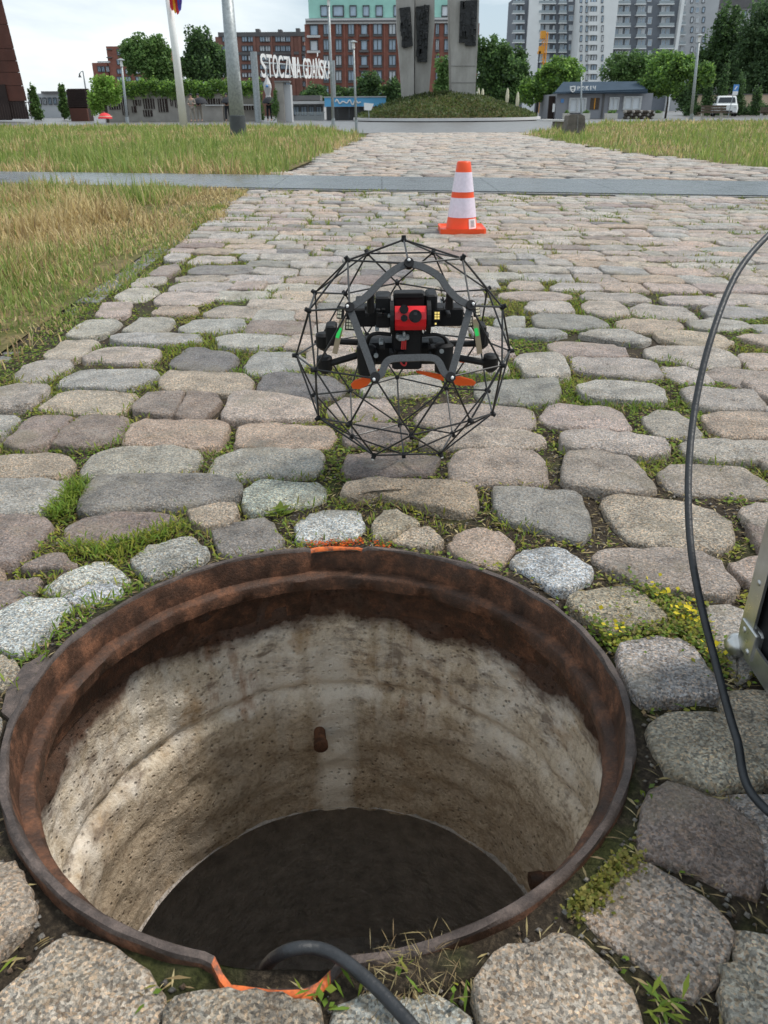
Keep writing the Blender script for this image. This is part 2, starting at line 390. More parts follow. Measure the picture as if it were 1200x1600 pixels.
# ---------------------------------------------------------------- cobbles traced in plan: (view window, tint, outline)
TONE = dict(g=(.27,.265,.25,.45), b=(.235,.25,.25,.4), p=(.285,.245,.22,.45), r=(.20,.158,.145,.4), t=(.30,.25,.195,.5),
            w=(.42,.42,.40,.95), d=(.13,.13,.135,.5), y=(.44,.41,.29,.7), o=(.30,.235,.18,.45), G=(.27,.275,.27,.8), T=(.285,.255,.20,.9), B=(.19,.195,.185,.35))
def tone_of(k):                           # a little greyer and paler than first noted
    t_ = TONE[k]; l_ = sum(t_[:3])/3
    return [(c*.65+l_*.35)*k_ for c, k_ in zip(t_[:3], (2.0, 1.79, 1.60))]+[min(1, t_[3]+.35)]
A, Bw, C_, D, E_, F6, F7, F8, U = (0,560,3),(400,560,3),(800,560,3),(0,780,3),(800,840,3),(0,360,3),(350,280,3),(800,360,3),(0,0,1)
ST = [
(A,'b',"265,130 330,65 400,50 700,50 745,75 735,95 600,140 330,125"),(A,'t',"750,110 800,68 1140,75 1180,100 1170,160 1060,165 760,150"),
(A,'g',"-80,150 0,140 100,122 200,120 235,140 150,215 60,232 -80,230"),(A,'t',"175,235 290,150 420,142 620,152 640,170 560,245 420,255"),
(A,'r',"625,220 700,165 865,158 810,265 640,250"),(A,'r',"825,265 880,160 1010,170 1035,195 960,280 850,275"),
(U,'p',"347,650 362,618 385,615 470,620 492,632 496,652 440,655 350,657"),(A,'r',"25,390 130,275 170,262 340,268 225,390 110,420"),
(A,'r',"240,385 345,275 400,258 570,262 600,280 560,370 430,405 260,395"),(A,'o',"570,400 620,310 700,285 1050,290 1070,310 1020,400 900,410 700,395"),
(U,'o',"368,695 375,667 387,659 510,662 522,675 517,692 478,699 420,698"),(A,'t',"-120,470 0,455 200,440 320,455 340,490 280,545 140,555 0,550 -120,545"),
(A,'g',"380,520 430,450 560,410 800,408 930,440 935,480 900,520 760,535 520,545 410,555"),(U,'g',"325,737 340,713 377,699 490,702 504,712 500,735 467,744 400,740 350,746"),
(A,'b',"-100,560 0,558 200,560 300,580 290,640 230,690 150,720 0,725 -100,725"),(A,'B',"370,690 400,600 460,550 700,545 1000,555 1140,600 1110,645 930,690 700,690 500,715 390,720"),
(U,'y',"382,782 386,763 402,750 493,752 507,762 505,777 480,787 433,790 395,794"),(A,'r',"-60,740 0,730 200,740 240,780 180,860 120,930 40,960 -60,970"),
(A,'r',"295,830 310,770 400,730 600,710 760,720 835,745 780,780 640,830 470,865 330,860"),(A,'t',"885,710 1000,685 1100,680 1105,720 1080,770 970,780 910,765"),
(D,'G',"610,280 680,215 860,165 900,175 975,240 930,280 800,330 690,350"),(U,'B',"332,825 345,818 410,805 425,810 440,840 432,852 395,860 350,862 340,850"),
(D,'w',"205,400 290,350 430,280 500,290 600,360 530,380 400,380 295,435 220,425"),(D,'w',"305,442 400,398 500,388 560,402 530,440 420,470 340,465"),
(D,'r',"100,320 220,265 280,262 360,310 300,325 180,325"),(D,'r',"-30,420 0,395 100,370 190,370 150,420 60,480 0,510 -30,500"),
(D,'w',"-60,560 0,520 140,460 300,470 330,500 250,580 180,650 100,710 0,690 -60,660"),(D,'T',"-60,740 0,720 60,760 85,800 40,850 -60,880"),
(U,'o',"-20,1350 0,1345 18,1345 35,1375 47,1410 45,1430 0,1480 -20,1480"),(U,'T',"20,1530 60,1490 95,1462 125,1455 170,1478 220,1510 245,1540 248,1570 235,1600 220,1660 0,1660 -20,1560"),
(U,'T',"262,1580 290,1555 330,1550 400,1557 480,1567 494,1582 490,1650 250,1650"),(U,'G',"522,1580 540,1555 600,1552 680,1550 700,1565 735,1590 745,1650 520,1650"),
(U,'T',"747,1530 770,1500 800,1485 880,1465 920,1480 965,1530 1000,1580 1010,1660 770,1660 755,1580"),(U,'T',"905,1420 920,1385 960,1350 1000,1345 1040,1365 1085,1395 1130,1430 1143,1460 1130,1500 1090,1545 1075,1550 1000,1490 930,1445"),
(U,'r',"1003,1330 1005,1280 1020,1235 1040,1220 1075,1230 1140,1260 1190,1285 1195,1310 1185,1395 1150,1385 1080,1350 1010,1335"),
(U,'T',"1130,1520 1150,1507 1200,1520 1260,1540 1260,1660 1145,1660 1145,1580"),
(E_,'G',"490,520 640,480 800,480 850,510 990,720 960,745 780,740 620,760 590,740 520,600"),(U,'T',"1017,1130 1040,1118 1090,1113 1150,1120 1175,1170 1190,1215 1120,1225 1090,1220 1050,1200 1025,1170"),
(E_,'T',"260,280 420,230 530,215 620,260 740,380 640,395 520,420 470,430 330,340"),(E_,'w',"0,120 60,70 180,48 240,60 380,160 360,190 250,245 180,235 80,170"),
(E_,'p',"370,90 440,55 800,50 900,80 980,130 1055,250 1000,275 880,260 620,230 580,190 400,115"),(E_,'p',"1025,125 1100,100 1180,98 1300,110 1360,200 1130,220 1080,180"),
(E_,'g',"915,315 1000,310 1090,330 1160,400 1160,600 1050,670 1030,600 960,470"),(U,'B',"768,758 800,757 870,763 905,766 915,790 923,825 910,843 880,836 830,818 785,805 775,790"),
(C_,'T',"420,640 500,618 620,640 800,660 960,710 1030,760 1045,830 1000,880 880,880 600,855 520,810 470,740"),(C_,'p',"1075,710 1130,690 1280,690 1320,820 1150,800 1085,750"),
(U,'p',"703,722 712,705 735,702 830,704 850,722 853,752 833,755 790,752 720,752 706,742"),(C_,'p',"240,560 250,450 290,428 400,430 540,460 580,490 680,610 600,625 450,610 330,600 255,580"),
(C_,'p',"690,530 740,505 850,490 1080,500 1150,550 1240,600 1240,645 1000,630 780,620 720,580"),(C_,'g',"790,390 900,378 1200,390 1280,400 1280,470 1100,475 900,470 810,440"),
(C_,'g',"235,360 270,338 420,345 700,375 740,420 700,443 590,447 480,432 300,417 240,405"),(U,'p',"655,690 690,668 730,668 800,670 840,675 852,687 830,695 790,700 720,697 665,697"),
(C_,'t',"890,275 960,255 1250,262 1250,375 1000,370 940,340"),(C_,'g',"615,280 680,240 780,250 830,290 890,350 860,372 720,370 660,350"),
(C_,'p',"135,280 170,220 220,212 470,228 510,260 555,330 500,340 380,325 200,322"),(U,'p',"648,655 665,636 690,629 800,632 828,636 835,648 835,668 800,668 740,667 655,663"),
(C_,'g',"300,125 400,108 660,120 700,145 720,180 690,205 520,195 340,175"),(U,'B',"742,595 800,590 867,589 876,610 866,625 826,629 760,625 745,612"),
(C_,'g',"795,150 850,135 1130,150 1195,220 1150,235 960,235 870,220"),(Bw,'r',"410,500 440,440 550,430 840,440 850,460 830,520 720,540 560,550 440,545"),
(Bw,'o',"400,640 430,590 560,572 900,575 1020,600 1030,700 960,710 720,660 600,640 480,660"),(Bw,'w',"190,770 260,715 470,708 510,780 460,830 300,840 200,840"),
(Bw,'T',"550,790 600,715 650,710 765,765 700,785 630,830 560,835"),(Bw,'T',"640,838 720,790 800,778 875,835 830,865 700,860"),
(U,'o',"702,853 720,830 743,822 783,827 803,843 790,870 775,885 745,875 720,867"),(Bw,'r',"415,370 470,310 540,305 700,320 720,370 640,400 430,405"),
(Bw,'p',"340,230 400,185 610,185 660,250 640,280 400,280 340,260"),(Bw,'d',"10,150 40,80 150,68 350,85 410,130 390,170 250,185 30,170"),
(Bw,'g',"490,140 560,110 620,90 850,75 870,130 800,165 600,175 520,170"),(U,'b',"382,572 392,555 405,547 465,548 480,560 475,575 420,580 390,580"),
(F6,'g',"60,680 110,630 190,605 320,600 335,625 250,680 190,710 110,710"),(F6,'p',"205,575 290,510 440,503 465,515 390,580 330,600 230,595"),
(F6,'p',"385,600 460,555 560,548 745,555 750,580 700,620 560,620 420,612"),(F6,'d',"795,620 870,560 920,548 1080,575 1110,600 1050,655 930,655 830,645"),
(F6,'g',"310,475 400,410 540,405 570,430 500,475 400,495 330,490"),(F6,'b',"510,505 600,480 930,480 945,520 870,525 720,530 560,525"),
(U,'b',"338,530 352,524 408,521 455,526 440,537 395,542 345,541"),(F6,'g',"570,470 660,405 810,402 815,420 760,470 680,478"),
(F6,'b',"830,455 920,410 1140,410 1155,440 1080,470 900,470"),(F6,'p',"450,390 480,340 620,335 605,380 570,400 470,400"),
(F6,'o',"705,385 770,350 920,360 925,380 830,390"),(U,'p',"316,490 340,478 400,478 412,482 405,492 390,495 330,494"),
(F6,'g',"530,305 600,270 730,268 745,285 680,325 590,330"),(F6,'p',"720,330 770,295 820,288 1020,292 1025,305 930,342 850,350 740,343"),
(F6,'g',"615,250 650,220 780,215 770,235 700,260 625,265"),(F6,'g',"790,268 850,245 960,240 1090,247 1095,265 1000,283 800,284"),
(F6,'r',"695,205 760,165 835,155 840,180 780,210 705,210"),(F6,'p',"820,225 880,210 1050,210 1070,225 1000,236 850,236"),
(F6,'d',"875,190 930,158 1170,158 1190,190 1100,206 900,202"),(F6,'g',"875,145 930,115 1100,120 1110,135 1040,150 890,153"),
(F6,'G',"770,130 800,108 890,108 885,125 830,148 780,146"),
(F8,'g',"275,600 300,592 600,608 670,630 710,690 600,690 470,680 300,650"),(F8,'g',"10,605 60,580 230,583 250,610 270,670 200,685 60,680 50,640"),
(F8,'g',"690,630 830,635 900,665 945,705 800,708 720,680"),(F8,'p',"900,655 980,640 1250,660 1250,710 1080,725 960,690"),
(F8,'g',"620,565 660,545 900,550 1040,580 1075,630 1000,640 860,640 760,610 650,600"),(F8,'p',"1060,580 1100,565 1250,575 1250,640 1130,645 1090,610"),
(F8,'p',"165,535 250,520 470,535 530,560 540,590 430,590 220,580"),(F8,'g',"310,490 400,465 560,470 650,515 600,525 440,510"),
(F8,'b',"-30,480 0,465 180,465 260,485 160,500 0,495 -30,490"),(F8,'t',"660,480 760,468 980,490 1040,525 980,545 800,535 700,510"),
(F8,'p',"1050,490 1200,480 1260,490 1260,540 1200,540 1100,510"),(F8,'B',"95,410 130,390 350,400 430,430 460,455 330,460 120,450"),
(F8,'t',"485,430 560,408 760,420 805,440 750,468 600,470 510,455"),(F8,'g',"820,420 950,408 1080,425 1130,450 1000,465 870,455"),
(F8,'g',"60,370 90,330 240,330 275,350 290,382 200,386 80,384"),(F8,'p',"330,350 350,335 490,335 530,365 555,398 420,400 350,380"),
(F8,'g',"545,365 600,345 800,350 850,380 875,403 700,404 590,398"),(F8,'b',"890,365 920,348 1150,355 1200,385 1260,400 1100,408 930,400"),
(U,'b',"775,495 800,493 820,495 818,507 790,509 772,506"),(F8,'g',"320,310 350,290 600,295 655,330 500,333 350,325"),
(F8,'g',"690,315 760,300 900,305 1040,325 1050,345 850,345 720,335"),(F8,'p',"-60,292 60,283 260,290 283,310 200,325 -60,318"),
(F8,'p',"-20,268 0,237 120,240 150,268 100,276"),(F8,'g',"180,265 220,242 400,248 450,268 350,278 200,278"),
]
def smooth_outline(p, n):
    p = np.asarray(p, float)
    c = p.mean(0); dc = p-c; p = c+dc*(1+(.0075 if c[1] > 1.25 else .0055)/np.hypot(*dc.T))[:,None]
    for k_ in (.05, .10):
        q_ = np.roll(p, -1, 0); p = np.stack([p*(1-k_)+q_*k_, p*k_+q_*(1-k_)], 1).reshape(-1, 2)
    L = np.r_[0, np.cumsum(np.hypot(*(np.roll(p, -1, 0)-p).T))]
    pc = np.vstack([p, p[:1]]); s_ = np.linspace(0, L[-1], n, endpoint=False)
    return np.stack([np.interp(s_, L, pc[:,0]), np.interp(s_, L, pc[:,1])], 1)
def cobble_geo(poly, n, seed, hgt=.0, fine=True):
    r_ = np.random.default_rng(seed); p = smooth_outline(poly, n)
    if (np.roll(p,-1,0)[:,0]*p[:,1]-p[:,0]*np.roll(p,-1,0)[:,1]).sum() > 0: p = p[::-1]
    t = np.roll(p,-1,0)-np.roll(p,1,0); t /= np.hypot(*t.T)[:,None]+1e-9; nrm = np.stack([-t[:,1], t[:,0]], 1)   # inward
    c = p.mean(0); p = p + nrm*((r_.random(n)-.5)*.0045)[:,None]
    size = math.sqrt(abs((np.roll(p,-1,0)[:,0]*p[:,1]-p[:,0]*np.roll(p,-1,0)[:,1]).sum())/2)
    k = size/.16
    gzv = gz(c[1]); rings = []
    tilt = (r_.random(2)-.5)*.05; dome = .0005+.003*r_.random()
    prof = [(-.003,-.06),(-.001,-.022),(.0007,-.0065),(.0035,-.0018),(.010,-.0002)] if fine else [(-.002,-.05),(0,-.012),(.009,-.002)]
    for d, z in prof: rings.append(np.c_[p+nrm*d*min(1, k), np.full(n, z)])
    last = rings[-1][:,:2]
    for f in ((.72,.45,.2) if fine else (.5,)): rings.append(np.c_[c+(last-c)*f, np.full(n, dome*(1-f*f))])
    rings.append(np.array([[c[0], c[1], dome]]))
    Vv = np.vstack(rings); amp = 1 if fine else .6
    zn = (vn(Vv[:,0], Vv[:,1], 26, seed % 50+3)-.5)*.006 + (vn(Vv[:,0], Vv[:,1], 75, seed % 40+60)-.5)*.0055 + (vn(Vv[:,0], Vv[:,1], 170, seed % 30+9)-.5)*.002*fine
    top = np.clip((Vv[:,2]+.03)/.03, 0, 1)
    Vv[:,2] += zn*top*amp + hgt + ((Vv[:,:2]-c)@tilt)*top
    Vv[:,2] += np.array([gz(y) for y in Vv[:,1]]) if abs(c[1]) < 1.4 else 0
    nr = len(rings)-1; Fs = []
    for i in range(nr-1):
        for j in range(n): Fs.append((i*n+j, i*n+(j+1) % n, (i+1)*n+(j+1) % n, (i+1)*n+j))
    cc = nr*n
    for j in range(n): Fs.append(((nr-1)*n+j, (nr-1)*n+(j+1) % n, cc, cc))
    return Vv, Fs
RES = .01; MX0, MY0 = -2.2, .05; MW, MH = int(7.4/RES), int(9.5/RES)
mask = np.zeros((MH, MW), bool)
def raster(poly, grow=0):
    p = np.asarray(poly, float)
    if grow: c = p.mean(0); d = p-c; p = c+d*(1+grow/np.hypot(*d.T))[:,None]
    x0, y0 = p.min(0); x1, y1 = p.max(0)
    i0, i1 = max(int((x0-MX0)/RES),0), min(int((x1-MX0)/RES)+2, MW); j0, j1 = max(int((y0-MY0)/RES),0), min(int((y1-MY0)/RES)+2, MH)
    if i1 <= i0 or j1 <= j0: return None
    xx, yy = np.meshgrid(MX0+(np.arange(i0,i1)+.5)*RES, MY0+(np.arange(j0,j1)+.5)*RES); ins = np.zeros(xx.shape, bool)
    for a, b in zip(p, np.roll(p,-1,0)):
        cnd = (a[1] > yy) != (b[1] > yy)
        with np.errstate(divide='ignore', invalid='ignore'): ins ^= cnd & (xx < (b[0]-a[0])*(yy-a[1])/(b[1]-a[1])+a[0])
    return (slice(j0,j1), slice(i0,i1)), ins
def add_mask(poly):
    r_ = raster(poly)
    if r_: mask[r_[0]] |= r_[1]
def overlap(poly):
    r_ = raster(poly, .008)
    if not r_ or r_[1].sum() == 0: return 0
    return (mask[r_[0]] & r_[1]).sum()/r_[1].sum()
xx_, yy_ = np.meshgrid(MX0+(np.arange(MW)+.5)*RES, MY0+(np.arange(MH)+.5)*RES)
ringmask = np.hypot(xx_-RC[0], yy_-RC[1]) < .364
mask |= ringmask
stones = []
for (ox, oy, sc), tone, txt in ST:
    px = [tuple(float(q_) for q_ in s_.split(',')) for s_ in txt.split()]
    poly = np.array([tuple(G(ox+a/sc, oy+b/sc))[:2] for a, b in px])
    stones.append((poly, tone, True))
    add_mask(poly)
def left_edge(y): return -1.03-.035*(y-2)
tones = 'gggpppttobbrGBdgp'
v = -.05; row = 0
while v < 9.9:
    dep = .165+rng.uniform(-.012, .012); x = -1.3+rng.uniform(0, .1)
    while x < 4.9:
        L = rng.uniform(.17, .285) if rng.random() > .12 else rng.uniform(.11, .16); ok = False
        for LL in (L, .17, .12):
            g_ = .0065; ya = v-.15*x; sl = rng.uniform(-.02, .02)
            jy = rng.uniform(-.012, .012, 4); jx = rng.uniform(-.010, .010, 4); w_ = .018+.012*min(max((v-2.4)/2, 0), 1)
            poly = np.array([(x+g_+jx[0], ya+w_/2+jy[0]), (x+LL*.5, ya+w_/2-.15*LL*.5-rng.uniform(0,.008)), (x+LL-g_+jx[1], ya+w_/2-.15*LL+jy[1]),
                             (x+LL-g_+jx[2], ya+dep-w_/2-.15*LL+jy[2]), (x+LL*.5, ya+dep-w_/2-.15*LL*.5+rng.uniform(0,.008)), (x+g_+jx[3], ya+dep-w_/2+jy[3])])
            cx, cy = poly.mean(0)
            if poly[:,0].min() < left_edge(cy) or cy < .12 or poly[:,1].max() > lo_line(cx)-.03: continue
            if cy < 1.0 and cx < -.05 and cx > -.75: pass
            if overlap(poly) < .06: ok = True; break
        if ok:
            stones.append((poly, (tones if cy > 1.2 else 'TGrTo')[rng.integers(len(tones if cy > 1.2 else 'TGrTo'))], False)); add_mask(poly); x += LL
        else: x += .025
    v += dep; row += 1
def seen(poly):                           # apparent size of a stone in the photograph
    c = poly.mean(0); d = Vector((c[0], c[1], 0))-CAM; dep = d.dot(FWD)
    if dep < .1: return 0
    u_, v_ = 600+F*d.dot(CRT)/dep, 800-F*d.dot(CUP)/dep
    if not (-140 < u_ < 1340 and 0 < v_ < 1750): return 0
    return (np.ptp(poly[:,0])*np.ptp(poly[:,1]))*(-d.z)/dep**3
stones.sort(key=lambda s_: -seen(s_[0]))
bulkV, bulkF, bulkC, nb = [], [], [], 0
for i, (poly, tone, traced) in enumerate(stones):
    t_ = tone_of(tone); j = rng.uniform(.88, 1.14); colr = [min(.7, c*j*rng.uniform(.97, 1.03)) for c in t_[:3]]+[t_[3]]
    part = i < 298; cy = poly[:,1].mean()
    n = 30 if cy < 1.6 else 22 if part else 12
    Vv, Fs = cobble_geo(poly, n, 100+i, hgt=rng.uniform(-.004, .006), fine=part)
    if part:
        me = bpy.data.meshes.new('cobble'); me.from_pydata(Vv.tolist(), [], [f[:3] if f[2] == f[3] else f for f in Fs])
        a = me.attributes.new('col', 'FLOAT_COLOR', 'POINT'); a.data.foreach_set('color', np.tile(np.array(colr, np.float32), (len(Vv), 1)).ravel())
        me.polygons.foreach_set('use_smooth', [True]*len(me.polygons)); me.materials.append(GRAN)
        o = bpy.data.objects.new('cobble', me); COL.objects.link(o); o.parent = road; OFF[o] = Vector((0,0,0))
    else:
        bulkV.append(Vv); bulkC.append(np.tile(colr, (len(Vv), 1))); bulkF += [tuple(k+nb for k in f) for f in Fs]; nb += len(Vv)
# beyond the path the same rows run on towards the square
v = 8.0
while v < 27:
    dep = .17+.004*(v-8); x = -1.3
    while x < 4.9:
        L = rng.uniform(.2, .36)*(1+.03*(v-8)); ya = v-.2*x; g_ = .014; j_ = rng.uniform(-.014, .014, 8); w_ = .045
        poly = np.array([(x+g_+j_[0], ya+w_/2+j_[1]), (x+L-g_+j_[2], ya+w_/2-.2*L+j_[3]), (x+L-g_+j_[4], ya+dep-w_/2-.2*L+j_[5]), (x+g_+j_[6], ya+dep-w_/2+j_[7])])
        cx, cy = poly.mean(0); xl = -1.17+.055*max(0, cy-9); xr = np.interp(cy, [9, 9.9, 14, 24, 30], [4.75, 4.54, 3.95, 3.95, 5.5])
        if cy > up_line(cx)+.12 and xl < cx < xr:
            t_ = tone_of(tones[rng.integers(len(tones))]); j = rng.uniform(.9, 1.15)
            Vv, Fs = cobble_geo(poly, 8, int(rng.integers(9999)), hgt=rng.uniform(-.004, .008), fine=False)
            bulkV.append(Vv); bulkC.append(np.tile([c*j for c in t_[:3]]+[t_[3]*.6], (len(Vv), 1))); bulkF += [tuple(k+nb for k in f) for f in Fs]; nb += len(Vv)
        x += L
    v += dep
BF = np.array(bulkF, np.int32)
q4 = BF[BF[:,2] != BF[:,3]]; q3 = BF[BF[:,2] == BF[:,3]][:,:3]
tri = np.vstack([q4[:,[0,1,2]], q4[:,[0,2,3]], q3])
tag(np_mesh('distant_cobbles', np.vstack(bulkV), tri, GRAN, np.vstack(bulkC), road, smooth=True), kind='stuff')

# concrete path across the road and the kerb stones beside the lawn
b = MB(); xs = np.linspace(-14, 16, 31)
for x0, x1 in zip(xs[:-1], xs[1:]):
    g_ = .004
    b.prism([(x0+g_,lo_line(x0),-.03),(x1,lo_line(x1),-.03),(x1,up_line(x1),-.03),(x0+g_,up_line(x0),-.03)], (0,0,.04))
path = tag(b.build('concrete_path', PATHC), kind='structure')
for fn in (lo_line, up_line):
    b = MB(); s_ = -.05 if fn is lo_line else .05
    b.prism([(-14,fn(-14)+s_-.03,-.03),(16,fn(16)+s_-.03,-.03),(16,fn(16)+s_+.03,-.03),(-14,fn(-14)+s_+.03,-.03)], (0,0,.034)); b.build('edging', KERB, path)
y = .9
while y < 7.4:
    L = rng.uniform(.5, .8); b = MB(); xa, xb = left_edge(y)-.075, left_edge(y+L)-.075; h_ = rng.uniform(-.006, .006)
    h_ -= .022; b.prism([(xa-.055,y,-.08),(xa+.055,y,-.08),(xb+.055,y+L-.012,-.08),(xb-.055,y+L-.012,-.08)], (0,0,.085+h_)); b.build('kerb_stone', KERB, road); y += L

# ---------------------------------------------------------------- manhole
frame = thing('manhole_ring', 'rusty round iron manhole frame open in the cobbles', 'manhole ring', (RC[0], RC[1], gz(RC[1])))
NA = 240
def notch(a):
    d = math.degrees(a) % 360; f = lambda c, w_, e: min(max((w_/2+e-abs((d-c+180) % 360-180))/e, 0), 1)
    return .019*f(267.3, 10, 3.2)+.009*f(91, 11, 3.)
prof = [(.008,-.13),(.003,-.03),(0,.0005),(-.002,.0042),(-.008,.0042),(-.0098,.001),(-.0125,-.038),(-.0245,-.0395),(-.028,-.0435),(-.0275,-.063),(-.018,-.068),(.009,-.072)]
vs, fs, ms = [], [], []
for i, (dr_, z_) in enumerate(prof):
    for k in range(NA):
        a = 2*math.pi*k/NA; nn = notch(a) if i < 7 else 0
        wob = (vn([math.cos(a)*2],[math.sin(a)*2],6,i+5)[0]-.5)*.0035
        r_ = RO+dr_+nn+wob; x, y = RC[0]+r_*math.cos(a), RC[1]+r_*math.sin(a)
        zl = z_+wob*.6-(.006 if (nn > .004 and 2 <= i <= 5) else 0)
        vs.append((x, y, gz(y)+zl))
rimb = MB(); rimb.v = vs
for i in range(len(prof)-1):
    for k in range(NA):
        k2 = (k+1) % NA; a = math.degrees(2*math.pi*(k+.5)/NA)
        mi = 1 if 2 <= i <= 4 else 0
        if 2 <= i <= (4 if a < 180 else 3) and notch(2*math.pi*(k+.5)/NA) > .004: mi = 2
        rimb.f.append((i*NA+k, i*NA+k2, (i+1)*NA+k2, (i+1)*NA+k)); rimb.m.append(mi)
seat = MB(); seat.v = vs; seat.f = [f for f in rimb.f if f[0] >= 6*NA]; seat.m = [0]*len(seat.f)
keep = [j for j, f in enumerate(rimb.f) if f[0] < 6*NA]
rimb.f = [rimb.f[j] for j in keep]; rimb.m = [rimb.m[j] for j in keep]
rimb.build('rim', [RUST, RUSTDK, SPRAY], frame, smooth=50); seat.build('cover_seat', RUST, frame, smooth=50)
b = MB(); poly = [G(*p_, dz=-.002) for p_ in ((2,1112),(10,1080),(36,1040),(72,1019),(78,1030),(50,1062),(28,1105),(22,1128))]
b.prism(poly, (0,0,-.03)); b.build('lug', RUSTDK, frame)
shaft = thing('manhole_shaft', 'stained pale concrete shaft below the rusty manhole frame', 'manhole shaft', (RC[0], RC[1], -.585))
NZ = 60; zs = np.linspace(-.06, -.585, NZ); aa = np.linspace(0, 2*np.pi, 220, endpoint=False)
Ag, Zg = np.meshgrid(aa, zs); cxn, cyn = np.cos(Ag), np.sin(Ag)
rn = (vn(Ag*2.2, Zg*9, 3, 21)-.5)*.012+(vn(Ag*9, Zg*30, 3, 22)-.5)*.007
rr = .366+rn - .010/(1+np.exp((Zg+.30)/.008)) + .010*np.exp(-((Zg+.292)/.010)**2)
Zr = Zg.copy(); Zr[-1] += (vn(aa*14, aa*0, 3, 23)-.5)*.016; Zr[-2] += (vn(aa*14, aa*0, 3, 23)-.5)*.01
Zr[0] = -.02
Vs = np.stack([RC[0]+rr*cxn, RC[1]+rr*cyn, Zr], -1).reshape(-1, 3); ii = np.arange(NZ*220).reshape(NZ, 220)
Fs = np.stack([ii[:-1], ii[1:], np.roll(ii[1:],-1,1), np.roll(ii[:-1],-1,1)], -1).reshape(-1, 4)
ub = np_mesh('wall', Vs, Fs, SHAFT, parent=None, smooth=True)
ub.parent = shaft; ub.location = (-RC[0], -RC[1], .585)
b = MB(); b.lathe((RC[0], RC[1], 0), [(.352,-.583),(.56,-.583),(.56,-1.3),(.001,-1.3)], 72)
tag(b.build('manhole_chamber', CHAMB, smooth=40), kind='structure')
def in_shaft(px, py, r_):                 # where a view ray meets the shaft wall
    d = ray(px, py); ox, oy = -RC[0], -RC[1]
    a_, b_, c_ = d.x**2+d.y**2, 2*(ox*d.x+oy*d.y), ox*ox+oy*oy-r_*r_
    return CAM + d*((-b_+math.sqrt(b_*b_-4*a_*c_))/(2*a_))
def pipe_stub(px, py, L, r_):
    p_ = in_shaft(px, py, .36); n_ = Vector((RC[0]-p_.x, RC[1]-p_.y, 0)).normalized(); b = MB()
    b.tube([p_-n_*.03, p_+n_*L*.72, p_+n_*L*.74, p_+n_*L, p_+n_*(L+.001)], [r_*.8, r_*.85, r_, r_, r_*.7], 14); return b.build('pipe_stub', RUST, shaft, smooth=40)
pipe_stub(499, 1140, .045, .013); pipe_stub(905, 1368, .075, .0125)

# ---------------------------------------------------------------- moss, weeds and grass
GREENS = np.array([(.16,.26,.03),(.22,.28,.035),(.33,.33,.05),(.13,.20,.04),(.28,.24,.08),(.30,.21,.10)])
STRAW = np.array([(.58,.46,.21),(.68,.56,.30),(.48,.36,.17),(.38,.27,.14)])
def leaf_mesh(name, pos, size, aspect, lean, cols, parent=None, smooth=False):
    n = len(pos); yaw = rng.uniform(0, 2*np.pi, n); el = lean
    d = np.stack([np.cos(yaw)*np.cos(el), np.sin(yaw)*np.cos(el), np.sin(el)], 1); sdv = np.stack([-np.sin(yaw), np.cos(yaw), np.zeros(n)], 1)
    w_ = (size*aspect/2)[:,None]; L = size[:,None]; dn = np.array([0,0,1.])
    V = np.stack([pos, pos+d*L*.5+sdv*w_, pos+d*L*.5-sdv*w_, pos+d*L-dn*L*.12], 1).reshape(-1, 3)
    b_ = (np.arange(n)*4)[:,None]; Fq = np.concatenate([b_+[0,1,2], b_+[1,3,2]])
    return np_mesh(name, V, Fq, LEAF, np.repeat(np.c_[cols, np.ones(n)], 4, 0), parent)
def SZ(x, y): return np.array([gz(q_) for q_ in y])-.0155+.0065*np.clip((.40-np.hypot(x-RC[0], y-RC[1]))/.03, 0, 1)+(vn(x, y, 9, 1)-.5)*.016
free = ~mask
jj, ii_ = np.nonzero(free); px_ = MX0+(ii_+rng.random(len(ii_)))*RES; py_ = MY0+(jj+rng.random(len(jj)))*RES
inroad = (px_ > -1.12-.035*(py_-2)) & (py_ < lo_line(px_)) & (px_ < 4.5) & (np.hypot(px_-RC[0], py_-RC[1]) > .366)
px_, py_ = px_[inroad], py_[inroad]
dens = np.clip((vn(px_, py_, 2.6, 31)*.6+vn(px_, py_, 7, 32)*.4-.36)*4.2, np.where(py_ > 2.6, .2, .04), 1)*np.where(py_ < .72, .35, 1)
dens = np.where((px_ < left_edge(py_)+.13) & (py_ > 1.6), np.maximum(dens, .45), dens)
dens *= np.where((py_ < 1.35) & (px_ < .5) & (px_ > -.35), .55, 1)
pp, ss, aas, ll, cc = [], [], [], [], []
for xk, yk in ((px_, py_),):
    far = np.clip((yk-1.2)/5, 0, 1)
    pick = rng.random(len(xk)) < dens*(.9-.4*far)
    xk, yk, far, dk = xk[pick], yk[pick], far[pick], dens[pick]
    for rep in range(5):
        n = len(xk); sel = rng.random(n) < (1 if rep < 2 else .8-.5*far)
        x, y, f = xk[sel]+rng.normal(0, .006, sel.sum()), yk[sel]+rng.normal(0, .006, sel.sum()), far[sel]; n = len(x)
        blade = (vn(x, y, 5, 35) > .55) & (rng.random(n) < .6)
        z = SZ(x, y)-.002+rng.uniform(0, .011, n)
        pp.append(np.c_[x, y, z]); ss.append(np.where(blade, rng.uniform(.010, .026, n), rng.uniform(.005, .0105, n))*(1+.8*f))
        aas.append(np.where(blade, .13, rng.uniform(.5, .85, n))); ll.append(np.where(blade, rng.uniform(.35, 1.25, n), rng.uniform(.05, .8, n)))
        t_ = vn(x, y, 3.3, 36); ci = np.clip((t_*3.4+rng.normal(0, .9, n)).astype(int), 0, 5); dry = rng.random(n) < .12
        ci = np.where(dry, 5, ci); cc.append(GREENS[ci]*rng.uniform(.75, 1.25, (n, 1)))
